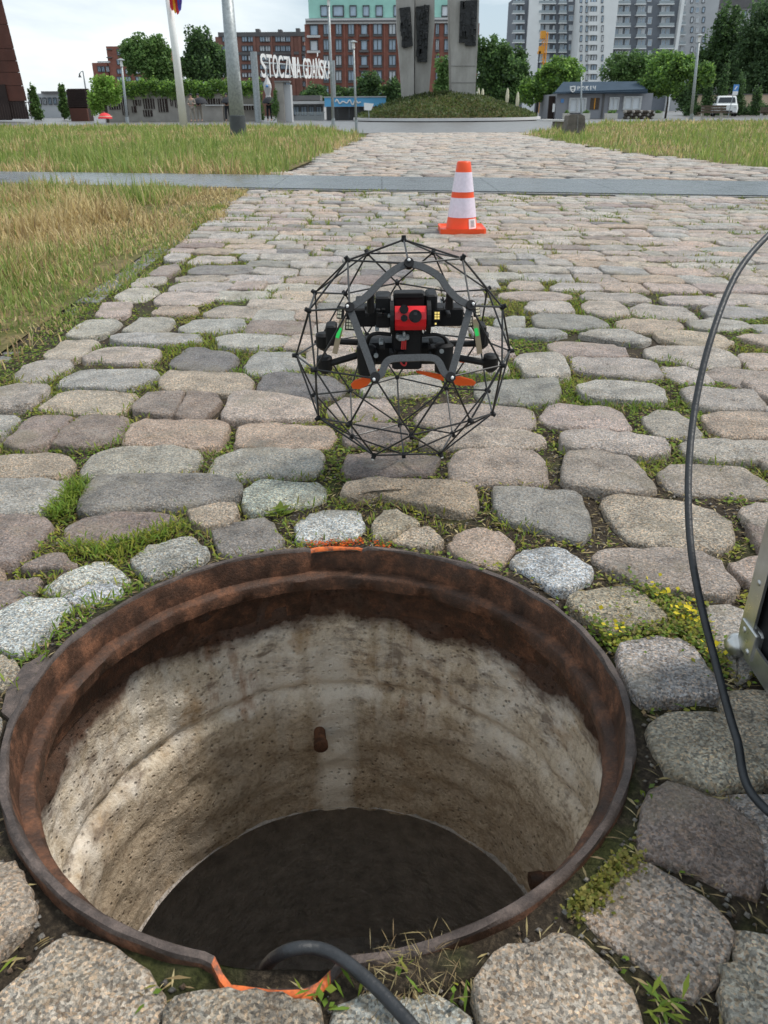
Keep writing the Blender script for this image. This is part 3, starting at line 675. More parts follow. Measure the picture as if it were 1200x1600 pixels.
weeds = leaf_mesh('weeds', np.vstack(pp), np.concatenate(ss), np.concatenate(aas), np.concatenate(ll), np.vstack(cc))
tag(weeds, 'moss, clover and grass growing in the joints between the cobbles', 'weeds', kind='stuff')
# litter: straw bits and grit on the bare soil
pick = (py_ < 2.2) & (rng.random(len(px_)) < np.where(py_ < 1.35, .75, .3)); n = pick.sum()
pos = np.c_[px_[pick], py_[pick], SZ(px_[pick], py_[pick])+rng.uniform(.002, .006, n)]
lit = leaf_mesh('dry_litter', pos, rng.uniform(.005, .022, n), rng.uniform(.05, .2, n), rng.uniform(-.1, .3, n), STRAW[rng.integers(0, 4, n)]*rng.uniform(.4, 1.15, (n, 1)))
tag(lit, 'bits of dry straw and dead leaves on the soil by the manhole', 'litter', kind='stuff')
pick = (py_ < 1.6) & (rng.random(len(px_)) < np.where(py_ < .9, .95, .5)); n = pick.sum(); r_ = rng.uniform(.0010, .0036, n)[:,None]
c0 = np.c_[px_[pick], py_[pick], SZ(px_[pick], py_[pick])+.002]
oc = np.array([(1,0,0),(0,1,0),(-1,0,0),(0,-1,0),(0,0,.8),(0,0,-.8)])
V = (c0[:,None,:]+oc[None]*r_[:,None]*rng.uniform(.7, 1.3, (n,6,1))).reshape(-1,3)
ff = np.array([(0,1,4),(1,2,4),(2,3,4),(3,0,4),(1,0,5),(2,1,5),(3,2,5),(0,3,5)]); Fq = ((np.arange(n)*6)[:,None,None]+ff[None]).reshape(-1,3)
gc = np.array([(.36,.33,.29),(.2,.18,.16),(.45,.42,.38),(.22,.15,.1)])[rng.integers(0,4,n)]
tag(np_mesh('grit', V, Fq, GRAN, np.repeat(np.c_[gc, np.full(n,.3)], 6, 0)), 'small grit and pebbles in the gaps beside the manhole', 'grit', kind='stuff')
# yellow trefoil flowers right of the manhole, moss cushions on its right rim, dry tussock on the near rim
def patch(name, label, cat, pts_px, n, size, lean, cols, aspect=.7, sd_=.02, zlift=.0, dz=0):
    p0 = np.array([tuple(G(*q_)) for q_ in pts_px]); k = rng.integers(0, len(p0), n)
    pos = p0[k]+np.c_[rng.normal(0, sd_, n), rng.normal(0, sd_, n), rng.uniform(-.010, zlift+.003, n)]
    cl = np.array(cols)[rng.integers(0, len(cols), n)]*rng.uniform(.75, 1.2, (n,1))
    mi_ = np.clip(((pos[:,1]-MY0)/RES).astype(int), 0, MH-1), np.clip(((pos[:,0]-MX0)/RES).astype(int), 0, MW-1)
    ok = ((np.hypot(pos[:,0]-RC[0], pos[:,1]-RC[1]) > .372) & (~mask[mi_] | (name in ('weed_sprig', 'moss_cushion')) | (rng.random(n) < .1) | (np.hypot(pos[:,0]-RC[0], pos[:,1]-RC[1]) < .38))) | (name == 'dry_tussock'); pos, cl = pos[ok], cl[ok]; n = len(pos)
    return tag(leaf_mesh(name, pos, rng.uniform(size[0], size[1], n), np.full(n, aspect), rng.uniform(lean[0], lean[1], n), cl), label, cat, kind=None if name in ('weed_sprig', 'dry_tussock') else 'stuff')
patch('trefoil', 'clover mat with tiny yellow flowers right of the manhole', 'plant', [(1000,960),(1030,945),(1050,965),(1065,990),(960,985),(930,985),(1085,1010),(1010,925),(1095,1035)], 3600, (.004,.009), (0,1), GREENS[:5], sd_=.026, zlift=.004)
patch('trefoil_flowers', 'yellow trefoil flowers in the clover right of the manhole', 'flowers', [(1065,968),(1080,960),(1085,975),(1105,1020),(960,995),(1025,935),(1072,962)], 110, (.005,.009), (.2,1.2), [(.75,.6,.02),(.85,.7,.05)], aspect=.9, sd_=.012, zlift=.02)
patch('moss_cushion', 'yellow green moss cushion along the right rim of the manhole', 'moss', [(975,1345),(955,1355),(940,1370),(925,1385),(910,1398),(900,1410)], 1500, (.003,.007), (.2,1.4), [(.26,.25,.05),(.18,.2,.04),(.3,.26,.07)], sd_=.008, zlift=.003)
patch('weed_sprig', 'small green weed in the soil right of the lower rim', 'weed', [(1035,1568)], 22, (.010,.022), (.1,.7), GREENS[:2], aspect=.2, sd_=.006)
patch('weed_sprig', 'bright green weed against the left rim of the manhole', 'weed', [(14,1328)], 24, (.014,.026), (.1,.9), GREENS[:2], aspect=.22, sd_=.008)
patch('grass_patch', 'bright grass patch behind the speckled stones left of the manhole', 'grass', [(190,845),(215,838),(240,830),(265,825),(160,855),(125,850)], 1500, (.010,.022), (.2,1.1), GREENS[[0,1,2]], aspect=.14, sd_=.018)
patch('grass_patch', 'grass clump between the dark cobbles at the left', 'grass', [(95,790),(105,775),(115,765),(85,800),(120,755)], 1100, (.010,.024), (.2,1.1), GREENS[[0,1]], aspect=.14, sd_=.017)
patch('weed_sprig', 'small rosette weed on bare soil behind the manhole', 'weed', [(434,797)], 16, (.02,.032), (.1,.6), GREENS[:2], aspect=.4, sd_=.004)
patch('paint_flecks', 'orange spray paint on the soil at the far rim of the manhole', 'paint', [(505,849),(522,843),(545,840),(562,843),(585,849),(535,846),(600,852),(490,848)], 520, (.002,.006), (-.1,.3), [(.85,.17,.02),(.65,.12,.02)], aspect=.7, sd_=.007, zlift=-.004)
patch('dry_tussock', 'dry straw tussock hanging over the near rim of the manhole', 'dry grass', [(600,1512),(625,1515),(650,1518),(670,1512),(690,1500),(640,1530),(610,1525)], 300, (.010, .027), (-.4, .15), STRAW*.65, aspect=.04, sd_=.012, zlift=.006)
b = MB(); e0 = [G(560+i*20, 1500+8*math.sin(i*.6)-(4 if i in (0,8) else 0)) for i in range(9)]
for i, p_ in enumerate(e0): b.ball(p_+Vector((0,-.006,-.012)), .022-.001*abs(i-4), 8, (1.1,.9,.75))
tag(b.build('earth_clod', SOIL, smooth=True), 'crumbly earth clod covering part of the near manhole rim', 'soil')
# lawns
def lawn_base(name, polys, z=-.008):
    b = MB()
    for p_ in polys: b.add([(x, y, z) for x, y in p_], [tuple(range(len(p_)))])
    return tag(b.build(name, LAWN, recalc=False), kind='structure')
q = NM('lawn_soil'); f = q.noise(3, 6, .65); g_ = q.noise(60, 4)
q.set(col=q.mix(q.ramp(f, (.4, 0.), (.6, 1.)), q.ramp(g_, (.3, (.05,.06,.018)), (.7, (.12,.12,.035))), q.ramp(g_, (.3, (.10,.075,.04)), (.7, (.26,.2,.1)))), rough=.9, spec=.15); LAWN = q.m
def xl_far(y): return -1.17+.055*np.maximum(0, y-9)
def xr_far(y): return np.interp(y, [8, 9.9, 14, 24, 31, 46], [4.75, 4.54, 3.95, 3.95, 6.2, 12])
left_far = [(-40,up_line(-40)+.1)] if False else [(-30,up_line(-30)+.1),(-1.17,up_line(-1.17)+.1)]+[(float(xl_far(np.array(y))),y) for y in (12,16,20,23)]+[(-1.5,30),(-3,38),(-12,44),(-40,46)]
left_near = [(-30,-.5),(-.95,-.5),(-.97,1),(-1.03,3),(-1.18,lo_line(-1.2)-.06),(-30,lo_line(-30)-.06)]
right_far = [(float(xr_far(9.5)),up_line(4.6)+.15),(30,up_line(30)+.1),(60,46),(12,46)]+[(float(xr_far(y)),y) for y in (38,31,24,14,11)]
lawn = lawn_base('lawn', [left_far, [(x-.14 if x > -5 else x, y) for x, y in left_near], right_far])
def inpoly(x, y, poly):
    ins = np.zeros(len(x), bool)
    for a, b_ in zip(poly, poly[1:]+poly[:1]):
        c_ = (a[1] > y) != (b_[1] > y); 
        with np.errstate(divide='ignore', invalid='ignore'): ins ^= c_ & (x < (b_[0]-a[0])*(y-a[1])/(b_[1]-a[1]+1e-12)+a[0])
    return ins
def blades(name, label, poly, n, ylim, xlim, hmul=1.0, straw=.35):
    y = np.exp(rng.uniform(math.log(ylim[0]), math.log(ylim[1]), n)); x = xlim[0]+(xlim[1]-xlim[0])*rng.random(n)
    x = x*np.clip(y/ylim[1]*1.15+.1, 0, 1) if xlim[1] > 20 or xlim[0] < -20 else x
    k = inpoly(x-(vn(x, y, 4, 47)-.5)*.22, y, poly); x, y = x[k], y[k]; n = len(x)
    pat = vn(x, y, .55, 41)*.55+vn(x, y, 1.7, 42)*.45; tuft = vn(x, y, 3.1, 43)
    bare = (vn(x, y, 1.3, 44) < .34) & (y < 8); k = ~bare | (rng.random(n) < .2); x, y, pat, tuft = x[k], y[k], pat[k], tuft[k]; n = len(x)
    edge = np.clip((np.abs(x)-.95)/.7, .4, 1) if ylim[0] < 5 else 1
    h = rng.uniform(.05, .19, n)*(.35+1.5*tuft**1.7)*hmul*edge; wd = .0032+.00085*y; dry = (pat+rng.normal(0, .12, n)) > (1-straw)*.82
    az = rng.uniform(0, 2*np.pi, n); ln = np.abs(rng.normal(0, .58, n))+np.where(dry, .25, 0); a1 = np.cos(ln); s1 = np.sin(ln)
    dx, dy = np.cos(az), np.sin(az); w2 = np.stack([-dy, dx], 1)*(wd/2)[:,None]
    b0 = np.stack([x, y, np.full(n, -.01)], 1); m_ = b0+np.stack([dx*s1*h*.5, dy*s1*h*.5, a1*h*.6], 1); tip = b0+np.stack([dx*s1*h*1.15, dy*s1*h*1.15, a1*h], 1)
    wv = np.c_[w2, np.zeros(n)]
    V = np.stack([b0-wv, b0+wv, m_-wv*.8, m_+wv*.8, tip], 1).reshape(-1, 3); b_ = (np.arange(n)*5)[:,None]
    Fq = np.concatenate([b_+[0,1,3], b_+[0,3,2], b_+[2,3,4]])
    gcol = np.array([(.25,.34,.08),(.32,.38,.10),(.40,.41,.15),(.20,.29,.07)])[rng.integers(0, 4, n)]
    col_ = np.where(dry[:,None], STRAW[rng.integers(0, 4, n)], gcol)*rng.uniform(.75, 1.25, (n,1))
    return tag(np_mesh(name, V, Fq, LEAF, np.repeat(np.c_[col_, np.ones(n)], 5, 0)), label, 'grass', kind='stuff')
blades('grass', 'tall mixed green and straw grass left of the cobbled road', left_near, 150000, (1.6, 9.5), (-7, -1.0), .82, .52)
blades('grass', 'long meadow grass beyond the concrete path at left', left_far, 120000, (8.6, 46), (-38, 0), 1.1, .24)
blades('grass', 'long meadow grass right of the cobbled road', right_far, 110000, (8, 46), (0, 48), 1.0, .26)

# ---------------------------------------------------------------- cables and flight case
def bez(pts, n=12):
    pts = [Vector(p_) for p_ in pts]; out = []
    for i in range(len(pts)-1):
        p0, p1, p2, p3 = pts[max(i-1,0)], pts[i], pts[i+1], pts[min(i+2,len(pts)-1)]
        for k in range(n):
            t = k/n; out.append(.5*((2*p1)+(p2-p0)*t+(2*p0-5*p1+4*p2-p3)*t*t+(3*p1-p0-3*p2+p3)*t**3))
    return out+[pts[-1]]
def at_depth(px, py, dep): return CAM+ray(px, py)*dep
cp = [(1330,290,1.16),(1260,320,1.12),(1200,368,1.08),(1150,430,1.04),(1112,525,1.0),(1087,630,.97),(1076,735,.93),(1078,840,.89),(1092,930,.86),(1118,1035,.82),(1150,1150,.765),(1197,1265,.715)]
b = MB(); pl = bez([Vector((1.55,.7,.06)), Vector((1.5,1.05,.12)), Vector((1.25,1.3,.45))]+[at_depth(*c) for c in cp]+[Vector((.43,.36,.09)),Vector((.50,.22,.06)),Vector((.62,.05,.062))]); b.tube(pl, .0043, 10)
tag(b.build('cable', RUBBER, smooth=True), 'black cable looping in the air at the right', 'cable')
b = MB(); pts = [Vector((-.08,.44,-.8)), Vector((-.1,.41,-.4)), Vector((-.1,.404,-.08)), Vector((-.103,.392,-.008)), G(448,1499)+Vector((0,0,.010)), G(505,1500)+Vector((0,0,.013)), G(565,1538)+Vector((0,0,.013)), G(640,1612)+Vector((0,0,.010)), G(760,1760)+Vector((0,0,.012)), Vector((.25,.05,.06)), Vector((.5,-.2,.055))]
b.tube(bez(pts), .0052, 12); tag(b.build('cable', RUBBER, smooth=True), 'black cable running over the orange marked rim into the manhole', 'cable')
cx, cy, czz = G(1152,1022).x, G(1152,1022).y, gz(.8)+.004
case = thing('flight_case', 'black flight case with aluminium edges at the right border', 'case', (cx+.2, cy-.25, czz))
x0, x1, y0, y1, z0, z1, e = cx, cx+.42, cy-.52, cy, czz+.012, czz+.40, .026
MB().box((x0+.005,y0+.005,z0+.005),(x1-.005,y1-.005,z1-.005)).build('panel', BLACK, case)
def profile(a, b_, u, v_):                # L shaped edge extrusion along a-b with flanges u and v
    q_ = MB(); a, b_, u, v_ = map(Vector, (a, b_, u, v_)); t = .0035; uu, vv = u.normalized(), v_.normalized()
    sec = [-uu*t-vv*t, u-vv*t, u, vv*.0+uu*.0, v_, v_-uu*t]
    q_.prism([a+s_ for s_ in sec], b_-a); o = q_.build('edge_profile', ALU, case)
    for g2 in (.3, .7): 
        r2 = MB(); r2.tube([a+u*g2-vv*t, a+u*g2-vv*(t+.0012)], .0001, 6)
    return o
for xa, ux in ((x0,1),(x1,-1)):
    for ya, uy in ((y0,1),(y1,-1)): profile((xa,ya,z0+.02),(xa,ya,z1-.02),(e*ux,0,0),(0,e*uy,0))
    for za, uz in ((z0,1),(z1,-1)): profile((xa,y0+.02,za),(xa,y1-.02,za),(e*ux,0,0),(0,0,e*uz))
for ya, uy in ((y0,1),(y1,-1)):
    for za, uz in ((z0,1),(z1,-1)): profile((x0+.02,ya,za),(x1-.02,ya,za),(0,e*uy,0),(0,0,e*uz))
for xa, sx in ((x0,-1),(x1,1)):
    for ya, sy in ((y0,-1),(y1,1)):
        for za, sz in ((z0,-1),(z1,1)):
            q_ = MB(); q_.ball((xa+sx*.002,ya+sy*.002,za+sz*.002), .016, 12)
            q_.bbox((xa-.002 if sx<0 else xa-.038, ya-.038 if sy>0 else ya+.002, za+.002 if sz<0 else za-.042),(xa+.038 if sx<0 else xa+.002, ya-.002 if sy>0 else ya+.038, za+.042 if sz<0 else za-.002), .004)
            q_.bbox((xa-.006 if sx<0 else xa-.001, ya-.040 if sy>0 else ya+.001, za+.004 if sz<0 else za-.042),(xa+.001 if sx<0 else xa+.006, ya-.001 if sy>0 else ya+.040, za+.042 if sz<0 else za-.004), .001)
            c_ = q_.build('corner', ALU, case, smooth=40)
            for k in (0,1):
                rv = MB(); yy_ = ya-sy*(.012+.018*k); rv.ball((xa+sx*.006, yy_, za-sz*(.012+.02*(1-k))), .0042, 8, (.5,1,1)); rv.build('rivet', ALU, c_, smooth=True)
for k in range(3):
    rv = MB(); rv.ball((x0-.0035, y1-.013, z0+.10+.11*k), .0042, 8, (.5,1,1)); rv.build('rivet', ALU, case, smooth=True)

# ---------------------------------------------------------------- traffic cone
base = G(720,362); Yc = base.y
def zc(py): return P(722, py, Yc).z
r_at = lambda x0_, x1_: (x1_-x0_)/2*mpp(Yc)*.985
cone = thing('traffic_cone', 'orange and white traffic cone standing on the cobbles', 'traffic cone', base)
zt, z1_, z2_, z3_, z4_, zb = [zc(y_) for y_ in (252, 268.5, 299, 308, 338, 358)]
rt, rb = r_at(713.5, 735.5), r_at(694, 747)
def rz(z_): return rt+(rb-rt)*(zt-z_)/(zt-zb)
hx = r_at(682, 757)
def lay(z0_, z1_, n=16): return [(rz(z0_), z0_), (rz(z1_), z1_)]
ctr = (base.x+.003, base.y, 0)
b = MB(); b.lathe(ctr, [(rz(zb-.01)+.004, zb-.012), (rz(zb), zb+.004), (rz(z1_), z1_), (rt+.001, zt-.006), (rt-.005, zt), (rt-.016, zt+.0005), (rt-.018, zt-.03)], 40); b.build('cone_body', ORANGE, cone, smooth=40)
for za, zb_ in ((z1_, z2_), (z3_, z4_)):
    b = MB(); b.lathe(ctr, [(rz(zb_), zb_), (rz(zb_)+.0018, zb_), (rz((za+zb_)/2)+.0018, (za+zb_)/2), (rz(za)+.0018, za), (rz(za), za)], 40); b.build('reflective_band', REFL, cone, smooth=40)
b = MB(); b.bbox((ctr[0]-hx, ctr[1]-hx, base.z+.018), (ctr[0]+hx, ctr[1]+hx, zb-.006), .012); b.build('base_plate', ORANGE, cone, smooth=30)
for sx in (-1,0,1):
    for sy in (-1,1): b = MB(); b.bbox((ctr[0]+sx*hx*.82-.016, ctr[1]+sy*hx*.82-.016, base.z-.006),(ctr[0]+sx*hx*.82+.016, ctr[1]+sy*hx*.82+.016, base.z+.02), .004); b.build('foot', ORANGE, cone)
b = MB(); zl, zh = zc(355), zc(340); b.mi = 0
a0_, a1_ = R(-68), R(-30); b.lathe(ctr, [(rz(zl)+.003, zl), (rz(zh)+.003, zh)], 6, a0_, a1_); lab = b.build('sticker', WHITE, cone)
b = MB()
for i in range(5): zz2 = zl+(zh-zl)*(.2+.14*i); b.lathe(ctr, [(rz(zz2)+.0042, zz2), (rz(zz2+.004)+.0042, zz2+.004)], 4, R(-60), R(-42))
b.build('print', STEEL, lab)

# ---------------------------------------------------------------- drone in its geodesic cage
DC = Vector((.040, 1.448, .215)); DR = .2055
Aax = Vector((.045, -math.cos(R(30.5)), math.sin(R(30.5)))).normalized()
e1 = (Vector((0,0,1))-Aax*Aax.z).normalized(); e2 = e1.cross(Aax).normalized()
ico = [Vector((0,0,1))]+[Vector((math.cos(R(72*k))*.8944, math.sin(R(72*k))*.8944, .4472)) for k in range(5)]+[Vector((math.cos(R(72*k+36))*.8944, math.sin(R(72*k+36))*.8944, -.4472)) for k in range(5)]+[Vector((0,0,-1))]
ed = [(i, j) for i in range(12) for j in range(i) if abs((ico[i]-ico[j]).length-1.0515) < .02]
nodes = list(ico); mid = {}
for i, j in ed: mid[(i, j)] = len(nodes); nodes.append((ico[i]+ico[j]).normalized())
edges = []
for (i, j), k in mid.items(): edges += [(i, k), (j, k)]
ml = list(mid.items())
for a_ in range(len(ml)):
    for c_ in range(a_):
        ka, kc = ml[a_][1], ml[c_][1]
        if abs((nodes[ka]-nodes[kc]).length-.618) < .02: edges.append((ka, kc))
W3 = lambda v: e1*v.x + e2*v.y + Aax*v.z
rel = [W3(v)*DR for v in nodes]; DC.z = -min(v.z for v in rel)+.006+.006
pos = [DC+v for v in rel]
drone = thing('caged_drone', 'black inspection drone with a red camera inside a geodesic carbon cage', 'drone', (DC.x, DC.y, 0))
penta = [k for (i, j), k in mid.items() if 0 in (i, j)]
used = set()
for i, k in edges:
    if 0 in (i, k): continue
    if i in penta and k in penta: continue
    b = MB(); a_, c_ = pos[i], pos[k]; d = (c_-a_).normalized()*.006; b.tube([a_+d, c_-d], .0018, 6); b.build('strut', ROD, drone, smooth=50); used |= {i, k}
for k in sorted(used):
    b = MB(); b.ball(pos[k], .0054, 8); n_ = (pos[k]-DC).normalized(); b.tube([pos[k]-n_*.004, pos[k]+n_*.0075], .0042, 8)
    o = b.build('joint', BLACK, drone, smooth=40)
    if k in penta or pos[k].z < .06: c_ = MB(); c_.ball(pos[k]+n_*.007, .0036, 6); c_.build('tie', WHITE, o, smooth=True)
pn = sum((pos[k] for k in penta), Vector())/5
def onp(zx, zy, back=0.0):                # on the plane of the open pentagon, from the enlarged view
    d = ray(440+zx/3.158, 350+zy/3.158); n_ = Aax; t = (pn-n_*back-CAM).dot(n_)/d.dot(n_); return CAM+d*t
BR = [[(620,188),(560,212),(492,268),(432,330),(385,368),(340,395)], [(620,188),(690,205),(768,250),(808,305),(860,355),(920,385)],
      [(340,395),(398,550),(460,722)], [(920,385),(872,550),(822,722)], [(460,722),(492,700),(508,660),(538,636),(620,630),(732,630),(768,652),(792,698),(822,722)]]
def proj(p):
    d = p-CAM; k_ = d.dot(FWD); return 600+F*d.dot(CRT)/k_, 800-F*d.dot(CUP)/k_
pz = sorted([((proj(pos[k])[0]-440)*3.158, (proj(pos[k])[1]-350)*3.158) for k in penta], key=lambda q_: q_[1])
ytop, ymid, ylow = pz[0][1], (pz[1][1]+pz[2][1])/2, (pz[3][1]+pz[4][1])/2; wmid = abs(pz[1][0]-pz[2][0]); wlow = abs(pz[3][0]-pz[4][0])
def fit(zx, zy):
    y_ = np.interp(zy, [188, 390, 722], [ytop, ymid, ylow]); w_ = np.interp(zy, [188, 390, 722], [wmid/580, wmid/580, wlow/362]); xm = np.interp(zy, [188, 390, 722], [pz[0][0], (pz[1][0]+pz[2][0])/2, (pz[3][0]+pz[4][0])/2]); x0_ = np.interp(zy, [188, 390, 722], [620, 630, 641])
    return xm+(zx-x0_)*w_, y_
_onp = onp
def onp(zx, zy, back=0.0): return _onp(*fit(zx, zy), back)
for i, pt in enumerate(BR):
    b = MB(); b.strip(bez([onp(*p_) for p_ in pt], 5), Aax, .0118, .0035+.0004*i); b.build('bracket', CARBON, drone)
for zx, zy in ((340,395),(920,385),(460,722),(822,722),(620,188)):
    b = MB(); c_ = onp(zx, zy); b.tube([c_-Aax*.006, c_+Aax*.007], .0085, 10); b.build('clamp', BLACK, drone, smooth=40)
YB = DC.y-.035                            # body plane
def B3(zx, zy, dy=0.0): return P(440+zx/3.158, 350+zy/3.158, YB+dy)
def block(name, mat, z0_, z1_, dy0, dy1, ch=.003, parent=None):
    a_, c_ = B3(z0_[0], z1_[1], dy0), B3(z1_[0], z0_[1], dy0); b = MB()
    b.bbox((a_.x, YB+dy0, a_.z), (c_.x, YB+dy1, c_.z), ch); return b.build(name, mat, parent or drone)
block('body', BLACK, (320,415), (900,510), 0, .05); block('body', BLACK, (375,590), (838,700), .0, .07, .008)
block('body', BLACK, (545,500), (695,720), -.02, .03); block('side_module', BLACK, (465,360), (540,515), -.025, .03); block('side_module', BLACK, (712,350), (770,510), -.025, .03)
block('top_plate', BLACK, (556,340), (700,368), -.03, .0, .0015)
block('camera_mount', BLACK, (552,345), (712,470), -.018, .02)
# camera head: a faceted drum turned towards the viewer
cl, crr = B3(557,440), B3(707,440); zc_ = cl.z; rad = (B3(600,375).z-B3(600,505).z)/2*1.03
def drum(x0_, x1_, r_, mat, name, a0d, a1d, yoff=0, n=7, par=None, inner=.6):
    b = MB(); an = [R(a0d+(a1d-a0d)*k/n) for k in range(n+1)]
    sec = [(math.cos(a_)*r_, math.sin(a_)*r_) for a_ in an]+[(math.cos(a_)*r_*inner, math.sin(a_)*r_*inner) for a_ in reversed(an)]
    b.prism([(x0_, YB-.028+yoff-c_, zc_+s_) for c_, s_ in sec], (x1_-x0_, 0, 0)); return b.build(name, mat, par or drone)
head = drum(cl.x, crr.x, rad, REDM, 'camera_head', -58, 62, n=4)
for xa in (cl.x-.0085, crr.x+.0015): drum(xa, xa+.007, rad*1.16, BLACK, 'side_ring', -179, 180, n=20, inner=.1)
for zx, zy, r_ in ((660,455,.0098),(604,421,.0068),(605,465,.0052)):
    dd = ray(440+zx/3.158, 350+zy/3.158); p_ = P(440+zx/3.158, 350+zy/3.158, YB-.029-rad*1.0); n_ = (CAM-p_); n_ = Vector((0,-1,.25)).normalized(); b = MB()
    b.tube([p_-n_*.01, p_+n_*.0035, p_+n_*.0036, p_+n_*.001], [r_*1.15, r_*1.15, r_*.85, r_*.8], 20, cap=False); l_ = b.build('lens', BLACK, head, smooth=40)
    b = MB(); b.ball(p_+n_*.0008, r_*.85, 12, (1,.3,1)); b.build('glass', GLASSB, l_, smooth=True)
def led(zx, zy, nxx, nyy, sx, sy, mat, name, tilt):
    p_ = B3(zx, zy, -.03); n_ = (Vector((tilt,-1,.25))).normalized(); u = Vector((0,0,1)).cross(n_).normalized(); v_ = n_.cross(u); s_ = mpp(1.5)/3.158*1.02
    w_, h_ = nxx*sx*s_/2+.002, nyy*sy*s_/2+.002; b = MB(); b.prism([p_-u*w_-v_*h_, p_+u*w_-v_*h_, p_+u*w_+v_*h_, p_-u*w_+v_*h_], -n_*.004); o = b.build('light_panel', BLACK, drone)
    for i in range(nxx):
        for j in range(nyy):
            c_ = p_+u*(i-(nxx-1)/2)*sx*s_+v_*(j-(nyy-1)/2)*sy*s_+n_*.0003; a_ = .36*s_; b = MB()
            b.prism([c_-u*a_*sx-v_*a_*sy, c_+u*a_*sx-v_*a_*sy, c_+u*a_*sx+v_*a_*sy, c_-u*a_*sx+v_*a_*sy], n_*.0015); b.build(name, mat, o)
led(767,452,2,3,14,13,LEDY,'lamp_cell',0); led(760,492,1,1,11,12,LEDY,'lamp_cell',0)
led(338,495,3,3,14,16,LEDW,'lamp_cell',-.3); led(922,482,3,3,13,14,LEDW,'lamp_cell',.3); led(288,438,2,3,13,17,LEDW,'lamp_cell',-.7); led(966,428,2,3,13,15,LEDW,'lamp_cell',.7)
def bar(name, mat, z0_, z1_, r_, dy=0, n=8, dy2=None, parent=None):
    b = MB(); b.tube([B3(*z0_, dy), B3(*z1_, dy if dy2 is None else dy2)], r_, n); return b.build(name, mat, parent or drone, smooth=40)
for sgn, zs_ in ((-1, [((300,470),(262,640)), ((290,512),(274,562))]), (1, [((955,470),(978,640)), ((958,515),(966,552))])):
    a_, c_ = zs_[0]; b = MB(); d0, d1 = B3(*a_, -.035), B3(*c_, -.035); b.strip([d0, d0*.5+d1*.5, d1], (0,-1,.2), .0095, .006); bk = b.build('antenna_bracket', TANP, drone)
    b = MB(); d0, d1 = B3(*zs_[1][0], -.041), B3(*zs_[1][1], -.041); b.strip([d0, d1], (0,-1,.2), .0062, .004); b.build('light_strip', LEDG, bk)
    bx_ = 985 if sgn > 0 else 250; b = MB(); a2, c2 = B3(bx_-28, 590), B3(bx_+22, 490); b.bbox((min(a2.x,c2.x), YB-.02, min(a2.z,c2.z)), (max(a2.x,c2.x), YB+.02, max(a2.z,c2.z)), .003); b.build('side_module', BLACK, drone)
for (a_, c_, mz, dyy) in (((400,640),(215,695),(212,690),-.01), ((840,655),(1040,690),(1032,682),-.01), ((420,585),(190,575),(205,575),.07), ((800,590),(1010,590),(985,570),.07)):
    arm = bar('arm', BLACK, a_, c_, .0065, dyy, 8)
    p_ = B3(*mz, dyy); b = MB(); b.tube([p_+Vector((0,.006,-.012)), p_+Vector((0,.004,-.010)), p_+Vector((0,0,.012)), p_+Vector((0,0,.015))], [.011,.0145,.0145,.010], 16); b.build('motor', BLACK, drone, smooth=40)
for zx, zy in ((418,650),(800,640)):
    p_ = B3(zx, zy, -.02); b = MB(); b.tube([p_+Vector((0,0,-.037)), p_+Vector((0,0,-.033)), p_+Vector((0,0,.016)), p_+Vector((0,0,.02))], [.009,.016,.018,.013], 18); b.build('motor', BLACK, drone, smooth=40)
def blade(pts_, dy):
    b = MB(); b.prism([B3(x_, y_, dy) for x_, y_ in pts_], (0,.001,.0022)); b.build('propeller_blade', PROP, drone)
blade([(342,795),(360,776),(400,764),(438,764),(440,775),(425,796),(385,815),(352,814)], -.005); blade([(845,768),(840,752),(880,756),(940,772),(958,785),(950,797),(880,798),(845,790)], -.005)
blade([(664,728),(720,735),(800,752),(800,775),(740,757),(668,735)], .0); blade([(870,668),(915,670),(918,684),(880,684)], .05); blade([(474,722),(512,716),(508,728),(480,732)], .03)
block('connector', STEEL, (568,548), (630,576), -.028, -.015, .002)
for k in range(3): bar('wire', WIRER, (596+8*k,575), (592+9*k,618), .0016, -.03)
b = MB(); b.tube(bez([B3(580,650,-.03), B3(592,690,-.035), B3(612,695,-.035), B3(618,652,-.03)], 6), .0016, 6); b.build('wire', WIRER, drone)
b = MB(); b.tube(bez([B3(540,545,-.025), B3(470,540,-.03), B3(435,555,-.03), B3(420,600,-.02)], 8), .0035, 8); b.build('wire', BLACK, drone, smooth=True)
b = MB(); b.tube(bez([B3(695,550,-.025), B3(760,545,-.03), B3(800,560,-.03), B3(815,590,-.02)], 8), .003, 8); b.build('wire', BLACK, drone, smooth=True)
for zx, zy in ((440,325),(818,310)):
    a_ = onp(zx, zy, .003); c_ = onp(zx, zy+85, .03); b = MB(); b.tube([a_, a_*.4+c_*.6, c_], [.0055,.0065,.0075], 8); b.build('damper', BLACK, drone, smooth=40)
for zx, zy in ((466,650),(790,628)): p_ = B3(zx, zy, -.038); b = MB(); b.tube([p_+Vector((0,.004,0)), p_+Vector((0,-.001,0))], .0042, 10); b.build('screw', STEEL, drone)

